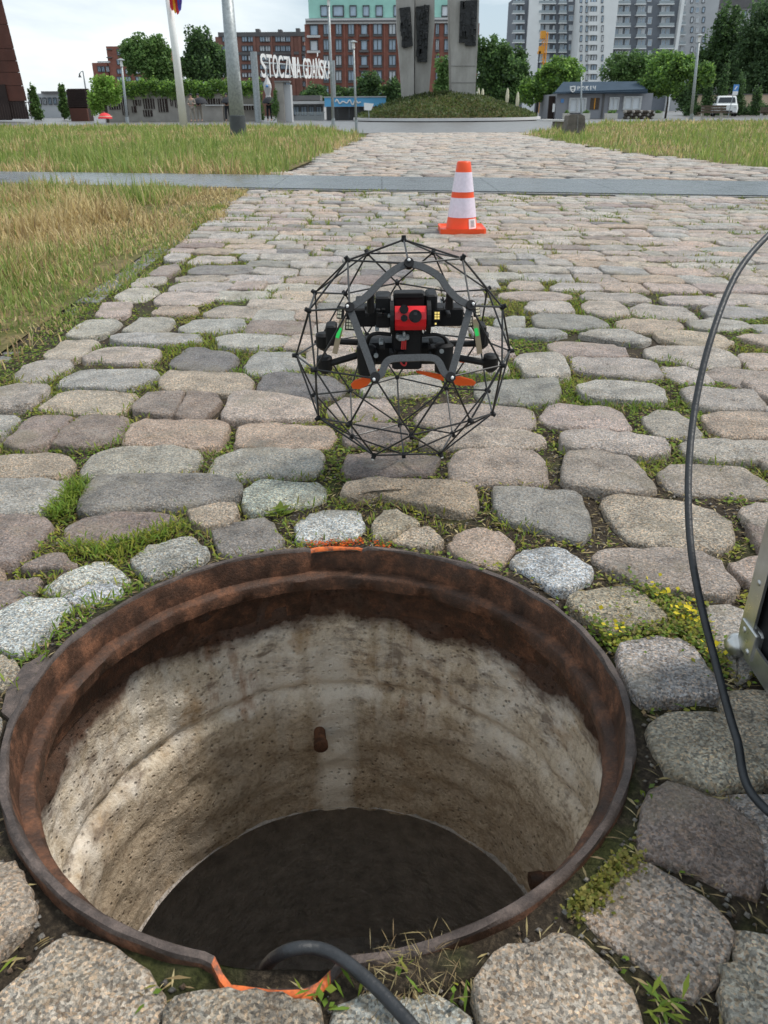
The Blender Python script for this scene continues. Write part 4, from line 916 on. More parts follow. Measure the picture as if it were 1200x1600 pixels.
# ---------------------------------------------------------------- beyond the road: buildings
def X(px, Y, py=120): return P(px, py, Y).x
def Z(py, Y, px=600): return P(px, py, Y).z
def solid(name, mat, px0, py0, px1, py1, Y, depth, parent, ground=False, b=None):
    cxp, cyp = (px0+px1)/2, (py0+py1)/2; b = b or MB()
    b.box((X(px0,Y,cyp), Y, -.05 if ground else Z(py1,Y,cxp)), (X(px1,Y,cyp), Y+depth, Z(py0,Y,cxp)))
    return b.build(name, mat, parent) if mat else b
def win_meshes():
    out = {}
    for key, fm, bars in (('dark', WINF, 1), ('pale', WINL, 1), ('plain', WINF, 0)):
        b = MB(); t = .1
        for a_, c_ in (((-.5,-1,-.5),(-.5+t,0,.5)),((.5-t,-1,-.5),(.5,0,.5)),((-.5+t,-1,-.5),(.5-t,0,-.5+t)),((-.5+t,-1,.5-t),(.5-t,0,.5))): b.box(a_, c_)
        if bars: b.box((-.04,-1,-.5+t),(.04,0,.5-t))
        o = b.build('window', fm); out[key] = o.data; bpy.data.objects.remove(o)
    for key, pm in (('glass', PANE), ('blind', PANEB)):
        o = MB().add([(-.42,-.45,-.42),(.42,-.45,-.42),(.42,-.45,.42),(-.42,-.45,.42)], [(0,1,2,3)]).build('pane', pm, recalc=False); out[key] = o.data; bpy.data.objects.remove(o)
    return out
WM = win_meshes()
def window(par, px0, py0, px1, py1, Y, kind='dark', blind=.35):
    cxp, cyp = (px0+px1)/2, (py0+py1)/2; off = OFF[par]
    o = bpy.data.objects.new('window', WM[kind]); COL.objects.link(o); o.parent = par
    o.location = (X(cxp,Y,cyp)-off.x, Y-off.y-.004, Z(cyp,Y,cxp)-off.z); o.scale = ((px1-px0)*mpp(Y), .22, (py1-py0)*mpp(Y)*.98)
    g_ = bpy.data.objects.new('pane', WM['blind' if rng.random() < blind else 'glass']); COL.objects.link(g_); g_.parent = o
    return o
def bld(name, label, px, Y, cat='building', group=None): return thing(name, label, cat, (X(px,Y), Y, 0), group)
# brick block with patina top storey
t = bld('brick_building', 'red brick apartment block with a turquoise top storey behind the concrete pylons', 610, 120)
solid('wall', BRICK, 479, 37, 746, 190, 120, 14, t, True); solid('top_storey', COPPER, 482, -4, 744, 27.5, 120.6, 12, t); solid('cornice', STONEW, 477, 28, 748, 36.5, 119.6, 14.6, t)
solid('cornice', GREYB, 477.5, 31.2, 747.5, 33.6, 119.45, .14, t)
rows = [(38,53.5),(62.5,78),(87,102),(111,126),(135,149)]
for y0, y1 in rows:
    for x0, x1 in ((505.5,514),(524.5,534),(544,553.5),(583,597),(607.5,618.5),(628,638),(650,660),(680.5,686),(694,703),(716,726),(734,742)):
        window(t, x0, y0, x1, y1, 120); solid('sill_box', GREYB, x0-.3, y1+.3, x1+.3, y1+3.4, 119.8, .2, t)
    window(t, 564, y0+1, 574, y1, 120, 'plain', .1); solid('loggia_frame', WINF, 561.5, y0-.8, 576, y0+.9, 119.7, .3, t); solid('balcony', GREYB, 561.5, y1+.4, 576, y1+3.6, 119.5, .5, t)
for y0, y1 in ((40,55),(64,79)):
    window(t, 484.5, y0, 497, y1, 120, 'plain', .1); solid('balcony', STONEW, 479.5, y1, 500, y1+3.5, 119.2, .8, t)
for x0, x1 in ((501,512),(520,537),(546.5,557),(567,577),(587,598),(615,625),(690,700),(718,728)): window(t, x0, 10, x1, 25, 120.6, 'plain', .1)
for x_ in (519,539,559,579,601,623,645,707): solid('pilaster', BRICK, x_-1.2, 37.2, x_+1.2, 155, 119.85, .15, t)
t = bld('brick_building', 'long brick apartment block with grey bands behind the shipyard sign', 410, 140)
solid('wall', BRICK2, 342, 57, 478, 190, 140, 14, t, True); solid('attic', GREYB, 340.5, 50, 478.5, 56.8, 139.8, 14.3, t); solid('band', GREYB, 342, 81, 478, 85.5, 139.85, .15, t)
for y0, y1 in ((57.5,65),(72,80),(87,94.5),(101,108),(114,120.5),(127.5,135)):
    for x0, x1 in ((347.5,353.5),(378,386.5),(387.5,395.5),(406,414),(414.5,423),(430,438),(438.5,446),(446.5,454),(472.5,477.5)): window(t, x0, y0, x1, y1, 140, 'dark', .3)
for x_ in (366,400,426,458,470): solid('pilaster', BRICK2, x_-2, 57, x_+2, 155, 139.8, .2, t)
for x_, h_ in ((362,4),(402,5),(437,4),(465,6)): solid('roof_vent', GREYB, x_-3, 50-h_, x_+3, 50, 144, 2, t)
t = bld('brick_building', 'small red brick block with corner balconies behind the left trees', 195, 150)
solid('wall', BRICK, 174, 72, 250, 190, 150, 12, t, True); solid('wall', BRICK, 150.5, 98, 174, 190, 150, 10, t, True)
for y0, y1 in ((77,86),(93,101),(108,115),(120,127)):
    for x0, x1 in ((183,191),(196,205),(212,222)): window(t, x0, y0, x1, y1, 150)
for x0 in (153,159,166): window(t, x0, 104, x0+5, 112, 150)
for y_ in (76,89): solid('balcony', GREYB, 166, y_, 174, y_+1.6, 149.5, 5, t)
solid('railing', WINL, 152, 95.5, 172, 97.8, 149.8, .1, t)
t = bld('low_building', 'low grey flat roofed building between the rusty wall and the slatted box', 75, 125)
solid('wall', TMID, 46, 146, 112, 190, 125, 10, t, True); solid('roof', GREYB, 64, 142.5, 100, 146, 124.5, 8, t)
for x0 in (52,60,68,76,84,92): window(t, x0, 153, x0+5, 163, 125)
# tower blocks on the right
def tower(label, x0, x1, y0, Y, mat, cols, pitch, ystart, balcs=(), extra=(), depth=16):
    t = bld('tower_block', label, (x0+x1)/2, Y); solid('wall', mat, x0, y0, x1, 185, Y, depth, t, True)
    for xa, xb, mm, pr in extra: solid('wall', mm, xa, y0-2, xb, 185, Y-pr, pr+depth*.8, t, True)
    y = ystart
    while y < 122:
        for xa, xb in cols: window(t, xa, y, xb, y+pitch*.52, Y-max([pr for (ea, eb, mm, pr) in extra if ea <= (xa+xb)/2 <= eb] or [0]), 'plain' if xb-xa < 5 else 'pale', .35)
        for xa, xb in balcs:
            solid('balcony', TWHITE, xa, y+pitch*.72, xb, y+pitch*.80, Y-1.4, 1.4, t); solid('railing', BALC, xa+.4, y+pitch*.45, xb-.4, y+pitch*.72, Y-1.38, .08, t)
        y += pitch
    return t
tower('dark grey apartment tower with a white side strip behind the orange mast', 803, 901, -8, 235, TDARK, [(874.5,880.5),(881,885.5),(888.5,895.5),(843,849),(852,858),(863,867),(806,809),(812,816)], 15.2, -6, [(842,869),(873,886),(801,820)], [(821.5,841,TWHITE,1.2)])
tower('white and slate apartment tower behind the grey pavilion', 957, 1057, -8, 228, TDARK, [(960,966),(966.5,972.5),(976,983),(996,1001.5),(1002,1007.5),(1012,1018),(1033,1039),(1040,1046)], 17.4, -7, [(956,986),(994,1010),(1030,1054)], [(902,957,TWHITE,1.6),(1053,1057.5,TWHITE,1.7)])
t2 = bpy.data.objects['tower_block.001']
y = -5
while y < 118:
    for xa, xb in ((906,909.5),(915,918.5),(939.5,942.5)): window(t2, xa, y, xb, y+9, 226.4, 'plain', .2)
    solid('balcony', TWHITE, 920, y+8, 934, y+14, 224.8, 1.6, t2); window(t2, 923, y, 932, y+8, 226.4, 'dark', .2); y += 15.2
tower('pale grey apartment block behind the dark trees at right', 1059, 1110, -6, 250, TMID, [(1079,1083),(1087,1092),(1097,1101),(1063,1068)], 15.5, -4, [(1061,1072)])
t = bld('apartment_block', 'wide pale block with a grey roof above the dark trees', 1170, 260); solid('wall', TMID, 1108, 12, 1260, 185, 260, 14, t, True); solid('roof', GREYB, 1106, -2, 1262, 12, 259, 16, t)
for k in range(9): window(t, 1114+k*15, 17, 1121+k*15, 27, 260)
# rust coloured steel building at the left border
t = thing('steel_building', 'sloping rust coloured steel building at the left border', 'building', (X(0,72), 72, 0))
edge = lambda py: 3+(py/176)*44
sy = [-70,6,38,76,95,113,134,158]
for a_, c_ in zip(sy[:-1], sy[1:]):
    b = MB(); g_ = .35; b.prism([P(-60,a_+g_,72), P(-60,c_-g_,72), P(edge(c_-g_),c_-g_,72), P(edge(a_+g_),a_+g_,72)], (-11,14,0)); b.build('steel_panel', CORTEN, t)
b = MB(); b.prism([P(-60,-70,72.1), P(-60,186,72.1), P(45,186,72.1), P(-13,-68,72.1)], (-11,13.5,0)); b.build('wall', CORTDK, t)
solid('doorway', CORTDK, -20, 132, 13, 188, 71.85, .12, t)
for k in range(16): solid('fence_bar', CORTDK, -14+k*4, 160, -13+k*4, 186, 69.5, .06, t)
solid('fence_rail', CORTDK, -16, 159, 49, 160.5, 69.5, .07, t)
t = thing('slatted_shed', 'dark brown slatted box beside the round leafy bush', 'shed', (X(121,75), 75, 0))
solid('box_core', CORTDK, 107, 140, 136, 188, 75.3, 1.2, t, True)
for k in range(11): solid('slat', CORTDK, 105, 138.5+k*2.7, 137, 140.3+k*2.7, 75, .25, t)
solid('plinth', CORTEN, 110, 169, 137, 190, 74.9, .3, t, True)
# ivy topped concrete wall with barred openings
t = thing('gate_wall', 'ivy covered concrete gate wall with dark openings behind the meadow', 'wall', (X(280,66), 66, 0))
solid('wall', WALLC, 163, 142, 347, 192, 66, 1.2, t, True); solid('wall', WALLC, 349, 146, 404, 192, 66.4, 1.2, t, True)
for x0, y0, x1, y1 in ((170,153,187,171),(190,152,199,180),(208,156,214,165),(216,156,220,165),(224,154,241,170),(247,154,262,175),(266,155,270,166),(273,154,277,168),(322,154,336,163),(338,154,346,163),(352,155,366,165),(378,164,399,172),(206,166,213,176),(224,172,238,182)):
    o = solid('opening', CORTDK, x0, y0, x1, y1, 65.94, .05, t)
    for k in range(int((x1-x0)/4)): solid('bar', WALLC, x0+2+k*4, y0, x0+2.7+k*4, y1, 65.88, .05, t)
solid('lintel', STONEW, 320, 163.5, 402, 165, 65.8, .18, t)
# leafy crowns -----------------------------------------------------------------
def foliage(name, ells, n, Y, parent, size, cols, depth=.8, clump=.30, seed=0, fat=1.0):
    r_ = np.random.default_rng(seed+11); k_ = mpp(Y); V0, C0, S0 = [], [], []
    tot = sum(e_[2]*e_[3] for e_ in ells)
    for (ex, ey, rx, ry) in ells:
        m_ = int(n*rx*ry/tot); c0 = np.array(tuple(P(ex, ey, Y))); rx, ry = rx*fat, ry*fat; rad = np.array([rx*k_, rx*k_*depth, ry*k_])
        m_ = int(m_*1.7); nc = max(14, int(52*(.3/clump))); d = r_.normal(size=(nc,3)); d /= np.linalg.norm(d,axis=1)[:,None]; cen = d*(r_.random((nc,1))**.45)*.86
        which = r_.integers(0, nc, m_); dd = r_.normal(size=(m_,3)); dd /= np.linalg.norm(dd,axis=1)[:,None]
        cr_ = r_.uniform(.75,1.35,nc)*clump*1.12; pos = (cen[which]+dd*cr_[which][:,None]*(r_.random((m_,1))**.4))*rad
        cj = r_.uniform(.7,1.28,nc)[which]; V0.append(c0+pos); C0.append(np.array(cols)[r_.integers(0,len(cols),m_)]*cj[:,None]*r_.uniform(.8,1.2,(m_,1))); S0.append(r_.uniform(.6,1.3,m_)*size)
    pos, colr, sz = np.vstack(V0), np.vstack(C0), np.concatenate(S0); pos[:,2] = np.maximum(pos[:,2], .05); n_ = len(pos)
    u = r_.normal(size=(n_,3)); u[:,2] *= .55; u /= np.linalg.norm(u,axis=1)[:,None]; v_ = np.cross(u, r_.normal(size=(n_,3))); v_ /= np.linalg.norm(v_,axis=1)[:,None]
    u *= sz[:,None]*.5; v_ *= sz[:,None]*.36
    V = np.stack([pos-u, pos+v_, pos+u, pos-v_], 1).reshape(-1,3); Fq = np.arange(n_*4).reshape(-1,4)
    return np_mesh(name, V, Fq, LEAF, np.repeat(np.c_[colr, np.ones(n_)], 4, 0), parent)
DKG = [(0.092, 0.159, 0.067), (0.116, 0.192, 0.074), (0.074, 0.125, 0.059)]; MDG = [(0.142, 0.25, 0.074), (0.183, 0.3, 0.092), (0.116, 0.209, 0.067)]; BRG = [(0.266, 0.449, 0.083), (0.333, 0.516, 0.1), (0.209, 0.349, 0.074)]
def tree(name, label, tx, ells, Y, n, cols, size=None, tw=3.0, clump=.3, seed=0, limbs=4):
    k_ = mpp(Y); xg = X(tx, Y, 180); t = thing(name, label, 'tree', (xg, Y, 0))
    zc_ = min(P(e_[0], e_[1], Y).z for e_ in ells); b = MB()
    b.tube([(xg,Y,-.1),(xg+.02,Y,zc_*.4),(xg-.03,Y,zc_*.75),(xg,Y,zc_)], [tw*k_*.62,tw*k_*.5,tw*k_*.4,tw*k_*.3], 8); tr_ = b.build('trunk', BARK, t, smooth=True)
    for i in range(limbs):
        e_ = ells[i % len(ells)]; a_ = i*2.4+seed; c_ = P(e_[0]+e_[2]*.55*math.cos(a_), e_[1]-e_[3]*.35*abs(math.sin(a_)), Y+math.sin(a_)*e_[2]*k_*.4)
        b = MB(); s0 = Vector((xg,Y,zc_*(.55+.1*i/limbs))); b.tube([s0, s0*.5+c_*.5+Vector((0,0,.1)), c_], [tw*k_*.28,tw*k_*.2,tw*k_*.08], 6); b.build('limb', BARK, tr_, smooth=True)
    foliage('crown', ells, int(n*1.25), Y, t, size or 4.2*k_, cols, clump=clump, seed=seed, fat=1.1)
    return t
tree('broad_tree', 'spreading leafy tree left of the white flagpole', 240, [(226,92,36,30),(252,112,26,30),(212,84,24,22),(246,80,22,20),(262,108,12,28)], 92, 9000, MDG, seed=1, clump=.26)
tree('broad_tree', 'dark leafy tree right of the white flagpole', 318, [(312,78,22,32),(322,108,32,34),(300,104,20,26),(340,102,18,28)], 90, 9000, DKG+MDG[:1], seed=2, clump=.26)
tree('poplar', 'slim young tree beside the rusty steel building', 54, [(53,152,6,17),(56,170,10,16)], 84, 900, MDG, seed=3, limbs=0, tw=1)
tree('poplar', 'slim young tree left of the dark slatted box', 99, [(98,150,5,19),(102,170,9,14)], 84, 900, MDG, seed=4, limbs=0, tw=1)
t = thing('round_bush', 'round bright green bush at the left end of the ivy wall', 'bush', (X(158,63), 63, 0)); foliage('crown', [(156,145,22,27),(172,142,17,23),(150,160,14,20)], 4200, 63, t, 4*mpp(63), BRG, seed=5); b = MB(); b.tube([(X(158,63),63,-.1),(X(158,63),63,1.6)], [.12,.08], 7); b.build('trunk', BARK, t)
iv = bpy.data.objects['gate_wall']
foliage('ivy', [(195+i*14.5, 138+2.5*math.sin(i*1.7), 13, 11.5) for i in range(15)], 6200, 65.8, iv, 3.4*mpp(66), BRG+MDG, depth=.5, clump=.45, seed=6)
foliage('ivy', [(301,156,4,16),(404,160,6,22),(408,178,6,12)], 700, 65.6, iv, 3.2*mpp(66), MDG, depth=.5, clump=.5, seed=7)
for i, (x_, y_, rx, ry, lb) in enumerate(((492,146,22,14,'left of the grey mid lamp post'),(576,133,20,20,'above the blue banner'),(540,148,22,12,'between the two mid lamp posts'),(612,146,16,22,'against the left concrete pylon'))):
    tree('small_tree', 'low dark tree in front of the brick block '+lb, x_, [(x_,y_,rx,ry),(x_+rx*.4,y_+6,rx*.7,ry*.8)], 104, 1700, DKG+MDG[:1], seed=10+i, limbs=2, tw=2)
tree('small_tree', 'slim green tree standing between the two concrete pylons', 692, [(692,122,13,28),(690,142,12,16)], 84, 1700, MDG, seed=15, limbs=2, tw=2)
tree('broad_tree', 'large dense green tree right of the concrete pylons', 782, [(772,86,24,26),(790,108,34,34),(764,118,24,32),(812,132,24,24),(750,92,12,30),(780,152,38,18)], 86, 11000, MDG+DKG, seed=16, clump=.24)
tree('broad_tree', 'bright leafy tree at the left end of the grey pavilion', 838, [(832,142,20,20),(853,132,20,20),(872,112,26,20),(890,118,20,22)], 72, 7000, BRG+MDG, seed=17, clump=.26)
tree('broad_tree', 'grey green tree behind the roof of the pavilion', 978, [(975,106,32,22),(1000,110,26,22),(1030,96,30,16)], 84, 5600, MDG+DKG[:1], seed=18)
tree('broad_tree', 'bright green tree with a bare trunk at the right end of the pavilion', 1040, [(1035,118,30,26),(1060,104,26,20),(1022,132,24,18),(1050,132,22,16),(1094,118,20,18)], 67, 8600, BRG+MDG*2, seed=19, clump=.25)
tree('broad_tree', 'tall dark birch like tree behind the right lamp post', 1135, [(1140,40,22,34),(1128,80,30,44),(1110,112,30,34),(1150,110,34,44),(1095,128,30,44),(1075,150,24,26)], 98, 11000, DKG+MDG[:1], seed=20, clump=.24)
tree('broad_tree', 'huge dark tree filling the right border', 1195, [(1178,60,34,44),(1215,50,40,60),(1185,115,40,44),(1230,110,40,50)], 92, 12000, DKG, seed=21, clump=.24)
for i, (x_, y_, ry, lb) in enumerate(((1080,150,34,'left of the right lamp post'),(1105,146,34,'right of the right lamp post'),(1128,142,38,'behind the white car'),(1155,150,32,'behind the blue sign'),(1182,158,24,'rightmost in the row'))):
    tree('cypress', 'narrow dark cypress '+lb, x_, [(x_,y_,6.5,ry),(x_,y_+ry*.55,8.5,ry*.5)], 80, 1700, DKG+MDG[:1], size=2.6*mpp(80), seed=25+i, limbs=0, tw=1.5, clump=.5)
t = thing('garden_wall', 'cream rendered wall behind the row of cypresses', 'wall', (X(1140,86), 86, 0)); solid('wall', HOUSEW, 1090, 148, 1215, 178, 86, .3, t, True); solid('coping', GREYB, 1089, 146.8, 1216, 148.2, 85.9, .5, t)
t = thing('hedge', 'low clipped dark hedge in front of the cream wall', 'hedge', (X(1150,82), 82, 0)); foliage('hedge_leaves', [(1085+i*16,172,13,9) for i in range(9)], 3500, 82, t, 3*mpp(82), DKG, seed=31, clump=.5)
# gate sign ---------------------------------------------------------------------
Lp, Rp = P(407,101,60), P(517,108.5,80); hL = 33*mpp(60); dirx = (Rp-Lp); Ltot = dirx.length; dirx.normalize()
t = thing('shipyard_sign', 'big white letters STOCZNIA GDAŃSKA on a frame above the gate', 'sign', (Lp.x, Lp.y, 0))
txt = 'STOCZNIA GDAŃSKA'; wts = [.45 if c == 'I' else .5 if c == ' ' else 1 for c in txt]; acc = 0; yv = Vector((0,0,1)); nv = dirx.cross(yv)
for c, w_ in zip(txt, wts):
    sl_ = Ltot*w_/sum(wts); x0 = acc; acc += sl_
    if c == ' ': continue
    cu = bpy.data.curves.new('letter', 'FONT'); cu.body = c; cu.extrude = .012; cu.offset = .006; co = bpy.data.objects.new('tmp', cu); COL.objects.link(co)
    bpy.context.view_layer.update(); me = bpy.data.meshes.new_from_object(co.evaluated_get(bpy.context.evaluated_depsgraph_get())); bpy.data.objects.remove(co)
    vv = np.array([v_.co[:] for v_ in me.vertices]); mn, mx_ = vv.min(0), vv.max(0); cap = .73; sx = sl_*.9/(mx_[0]-mn[0])
    for v_ in me.vertices:
        p_ = Lp+dirx*(x0+sl_*.05+(v_.co.x-mn[0])*sx)+yv*((v_.co.y/cap-.5)*hL)-nv*(v_.co.z*-1.5)*1.0
        v_.co = p_-Vector((Lp.x, Lp.y, 0))
    me.materials.clear(); me.materials.append(WHITE); me.name = 'letter'; lo = bpy.data.objects.new('letter', me); COL.objects.link(lo); lo.parent = t
for f_, r_ in ((-.075,.30),(1.03,.28)):
    p_ = Lp+dirx*Ltot*f_; b = MB(); b.tube([(p_.x,p_.y+.5,-.05),(p_.x,p_.y+.5,p_.z+hL*.5)], r_*.75, 8); b.build('post', STEEL, t)
for dz in (-.42,.1): b = MB(); q0 = Lp+Vector((0,.45,hL*dz)); q1 = Rp+Vector((0,.45,hL*dz)); b.tube([q0,q1], .06, 6); b.build('crossbar', STEEL, t)
t = thing('gate_emblem', 'pale faceted ornament hanging below the left end of the shipyard sign', 'emblem', tuple(P(418,150,60))); c_ = P(418,135,60); k_ = mpp(60)
b = MB(); b.lathe(c_, [(.02,15*k_),(2.2*k_,11*k_),(5.8*k_,3*k_),(6.2*k_,-2*k_),(3.6*k_,-12*k_),(4.4*k_,-15*k_),(.02,-15*k_)], 8); b.build('body', STONEW, t)
b = MB(); b.lathe(c_+Vector((0,-6*k_,0)), [(2.4*k_,0),(3.3*k_,0)], 12); b.ball(c_+Vector((0,-6.2*k_,0)), 2*k_, 8); b.build('badge', SIGNB, t)
b = MB(); b.tube([c_+Vector((0,0,15*k_)), c_+Vector((0,0,24*k_))], .05, 6); b.build('hanger', STEEL, t)
t = thing('gate_pillar', 'tall concrete gate pillar with ivy below the shipyard sign', 'pillar', (X(442,58), 58, 0)); solid('face', WALLC, 431, 128, 444, 192, 58, .9, t, True); solid('side', TMID, 444, 132, 455, 192, 58.3, 1.1, t, True); solid('cap', KERB, 428, 126, 452, 128.5, 57.9, 1.2, t)
foliage('ivy', [(430,172,6,16),(430,150,3,14)], 420, 57.8, t, 3*mpp(58), MDG, depth=.5, clump=.5, seed=33)
t = thing('gatehouse', 'low grey flat roofed gatehouse left of the blue banner', 'building', (X(480,72), 72, 0)); solid('wall', TMID, 455, 163, 506, 192, 72, 4, t, True); solid('roof', STONEW, 452, 158, 507, 162.5, 71, 6, t); solid('fascia', GREYB, 454, 149, 500, 157, 72, 3, t)
for x0, x1 in ((458,468),(470,480),(483,491),(494,503)): window(t, x0, 166, x1, 180, 72)
t = thing('security_fence', 'grey metal fence in front of the gatehouse', 'fence', (X(485,66), 66, 0))
for k in range(24): solid('picket', STEEL, 462+k*1.9, 175, 463+k*1.9, 188, 66, .05, t)
solid('rail', STEEL, 461, 175, 508, 176, 66.06, .05, t)
t = thing('blue_stall', 'dark stall under a bright blue banner beside the mound', 'stall', (X(555,68), 68, 0)); bn = solid('banner', BLUEB, 507, 152.5, 603, 166.5, 67.6, .12, t); solid('back_wall', GREYB, 510, 167, 575, 190, 69, 2.5, t, True); solid('roof', TMID, 506, 150.5, 604, 152.2, 67.5, 4.5, t)
for x0 in (512,527,545,560): solid('post', WINF, x0, 167, x0+1.4, 190, 67.8, .1, t, True)
b = MB(); sq = [P(524+i*2.1, 159.5-4.2*math.sin(i*1.35)*(.6+.4*math.cos(i*.5)), 67.5) for i in range(20)]; b.tube(bez(sq, 4), .055, 5); b.build('script_lettering', WHITE, bn)
t = thing('white_sign', 'small white board standing at the left edge of the mound', 'sign', (X(576,58), 58, 0)); b = MB(); b.prism([P(568.5,160.5,58),P(569,172,58),P(580,172.5,58),P(584,162,58)], (0,.06,0)); b.build('board', WHITE, t); b = MB(); b.tube([P(576,172,58.1),(X(576,58),58.1,-.05)], .03, 6); b.build('post', STEEL, t)
# monument: plain concrete pylons on a planted mound
def pylon(label, pts, Y, depth, plaques):
    t = thing('concrete_pylon', label, 'pylon', (X(sum(p_[0] for p_ in pts)/len(pts), Y), Y, 0)); b = MB(); b.prism([P(x_,y_,Y) for x_,y_ in pts], (0,depth,0)); b.build('shaft_body', CONC, t)
    for pl_ in plaques:
        b = MB(); b.prism([P(x_,y_,Y-.02) for x_,y_ in pl_], (0,-.22,0)); o = b.build('dark_panel', BRONZE, t)
        xs_ = [p_[0] for p_ in pl_]; ys_ = [p_[1] for p_ in pl_]
        for k in range(14):
            xa, ya = rng.uniform(min(xs_)+2, max(xs_)-4), rng.uniform(max(0, min(ys_))+2, max(ys_)-8); b = MB(); c_ = P(xa, ya, Y-.24); b.bbox((c_.x-.08,c_.y-.09,c_.z-.22),(c_.x+.1,c_.y+.03,c_.z+.2), .03); b.build('relief_lump', BRONZE, o)
    return t
pylon('left half of the tall concrete pylon pair with a narrow dark panel', [(619,-12),(648,-12),(647,45),(647,160),(629,160),(624,90),(620,45)], 63, 2, [[(624,13),(641,11),(645,72),(630,76)]])
pylon('right half of the tall concrete pylon pair with a wide dark panel', [(648.6,-12),(679,-12),(679,40),(674,100),(669,160),(648,160)], 63.4, 2, [[(649.5,11),(671,8),(667,97),(652,97)]])
pylon('separate concrete pylon with a broad dark panel near its top', [(703,-12),(749,-12),(748,40),(742,160),(706,160),(704,70)], 61.5, 2.2, [[(719,2),(745.5,0),(743,72),(727,72),(726,67),(717,67)]])
for py in (103,129):
    b = MB(); b.prism([P(704.5,py-.3,61.46),P(743,py-.3,61.46),P(743,py+.3,61.46),P(704.5,py+.3,61.46)], (0,.03,0)); b.build('joint_line', KERB, bpy.data.objects['concrete_pylon.002'])
mc = P(703,180,59); RX, RY, RZ = 148*mpp(59), 9.0, Z(148,59,703)
b = MB(); n1, n2 = 48, 12; vs = []
for i in range(n2+1):
    f_ = i/n2
    for k in range(n1):
        a_ = 2*math.pi*k/n1; vs.append((mc.x+RX*f_*math.cos(a_), mc.y+4+RY*f_*math.sin(a_), .05+RZ*(1-f_**1.7)*(1+.06*math.sin(3*a_+f_*5))))
b.add(vs, [(i*n1+k, i*n1+(k+1)%n1, (i+1)*n1+(k+1)%n1, (i+1)*n1+k) for i in range(n2) for k in range(n1)])
tag(b.build('mound', LAWN, smooth=True), kind='structure')
n = 30000; a_ = rng.uniform(0, 2*np.pi, n); f_ = np.sqrt(rng.random(n)); px3 = np.c_[mc.x+RX*f_*np.cos(a_), mc.y+4+RY*f_*np.sin(a_), .05+RZ*(1-f_**1.7)+rng.uniform(0,.22,n)*(.5+vn(a_*3,f_*4,1,55))]
cl_ = np.array([(.075,.11,.035),(.10,.14,.04),(.06,.085,.03),(.12,.13,.045)])[rng.integers(0,4,n)]*(.7+.6*vn(px3[:,0],px3[:,1],.8,56))[:,None]
tag(leaf_mesh('mound_shrubs', px3, rng.uniform(.1,.24,n), np.full(n,.5), rng.uniform(-.1,1.1,n), cl_), 'dark creeping shrubs covering the mound', 'shrubs', kind='stuff')
b = MB(); b.lathe((mc.x, mc.y+4, 0), [(1,.0),(1,.16),(.955,.16),(.955,0)], 64); me_ = b
b.v = [(mc.x+(v_[0]-mc.x)*RX*1.04, mc.y+4+(v_[1]-mc.y-4)*RY*1.06, v_[2]) for v_ in b.v]; tag(b.build('mound_kerb', STONEW), 'pale stone kerb around the planted mound', 'kerb')
# pavilion ------------------------------------------------------------------------
t = thing('pavilion', 'grey single storey pavilion with a slate blue roof and white lettering', 'building', (X(945,66), 66, 0)); Yk = 66
solid('wall', KIOSK, 869, 146, 1018, 188, Yk, 7, t, True)
b = MB(); b.prism([P(864,146.5,Yk-.6),P(866,144,Yk-.6),P(1012,139,Yk-.6),P(1012,146,Yk-.6)], (0,.3,0)); 
b.add([P(865,146,Yk-.7),P(1010,142.5,Yk-.7),P(1004,127,Yk+1.6),P(880,128,Yk+1.6),P(865,146,Yk-.3),P(1010,142.5,Yk-.3),P(1004,128,Yk+2),P(880,129,Yk+2)], [(0,1,2,3),(7,6,5,4),(0,4,5,1),(1,5,6,2),(2,6,7,3),(3,7,4,0)]); rf = b.build('roof', KROOF, t)
for x0, x1, y0, y1, kd in ((888,915,154,175,'pale'),(951,966,153,171,'pale'),(973,1001,151.5,170.5,'pale')): window(t, x0, y0, x1, y1, Yk, kd, .7)
o = solid('shutter', WOOD, 922.5, 153, 936.5, 171, Yk-.06, .06, t)
for k in range(5): solid('slat', YELM if k == 2 else WOOD, 923+k*2.8, 153.4, 924.4+k*2.8, 170.6, Yk-.1, .05, o)
solid('door', CORTDK, 857, 150, 866, 186, Yk+.5, .2, t); solid('plaque', SIGNB, 876.5, 154.5, 881, 160.5, Yk-.06, .06, t); solid('downpipe', GREYB, 941, 147, 943.5, 186, Yk-.12, .12, t); solid('notice', WHITE, 863.5, 162, 867, 175, Yk-.06, .06, t)
def text_mesh(body, px0, px1, py0, py1, Y, name, mat, par):
    cu = bpy.data.curves.new(name, 'FONT'); cu.body = body; cu.extrude = .03; cu.offset = .02; co = bpy.data.objects.new('tmp', cu); COL.objects.link(co)
    bpy.context.view_layer.update(); me = bpy.data.meshes.new_from_object(co.evaluated_get(bpy.context.evaluated_depsgraph_get())); bpy.data.objects.remove(co)
    vv = np.array([v_.co[:] for v_ in me.vertices]); mn, mx_ = vv.min(0), vv.max(0); off = OFF[par]; a_, c_ = P(px0,py1,Y), P(px1,py0,Y)
    for v_ in me.vertices:
        fx, fy = (v_.co.x-mn[0])/(mx_[0]-mn[0]), (v_.co.y-mn[1])/(mx_[1]-mn[1]); v_.co = Vector((a_.x+(c_.x-a_.x)*fx-off.x, Y-off.y-v_.co.z*2, a_.z+(c_.z-a_.z)*fy-off.z))
    me.materials.clear(); me.materials.append(mat); o = bpy.data.objects.new(name, me); COL.objects.link(o); o.parent = par; return o
for ch_, a0, a1, q0, q1 in (('P',902,906.5,135,140.5),('Э',908.5,914,134.5,141),('K',915,920.5,134.3,140.8),('I',922,924,134.2,140.6),('Ч',926,931,134,140.4)): text_mesh(ch_, a0, a1, q0, q1, Yk-.72, 'letter', WHITE, rf)
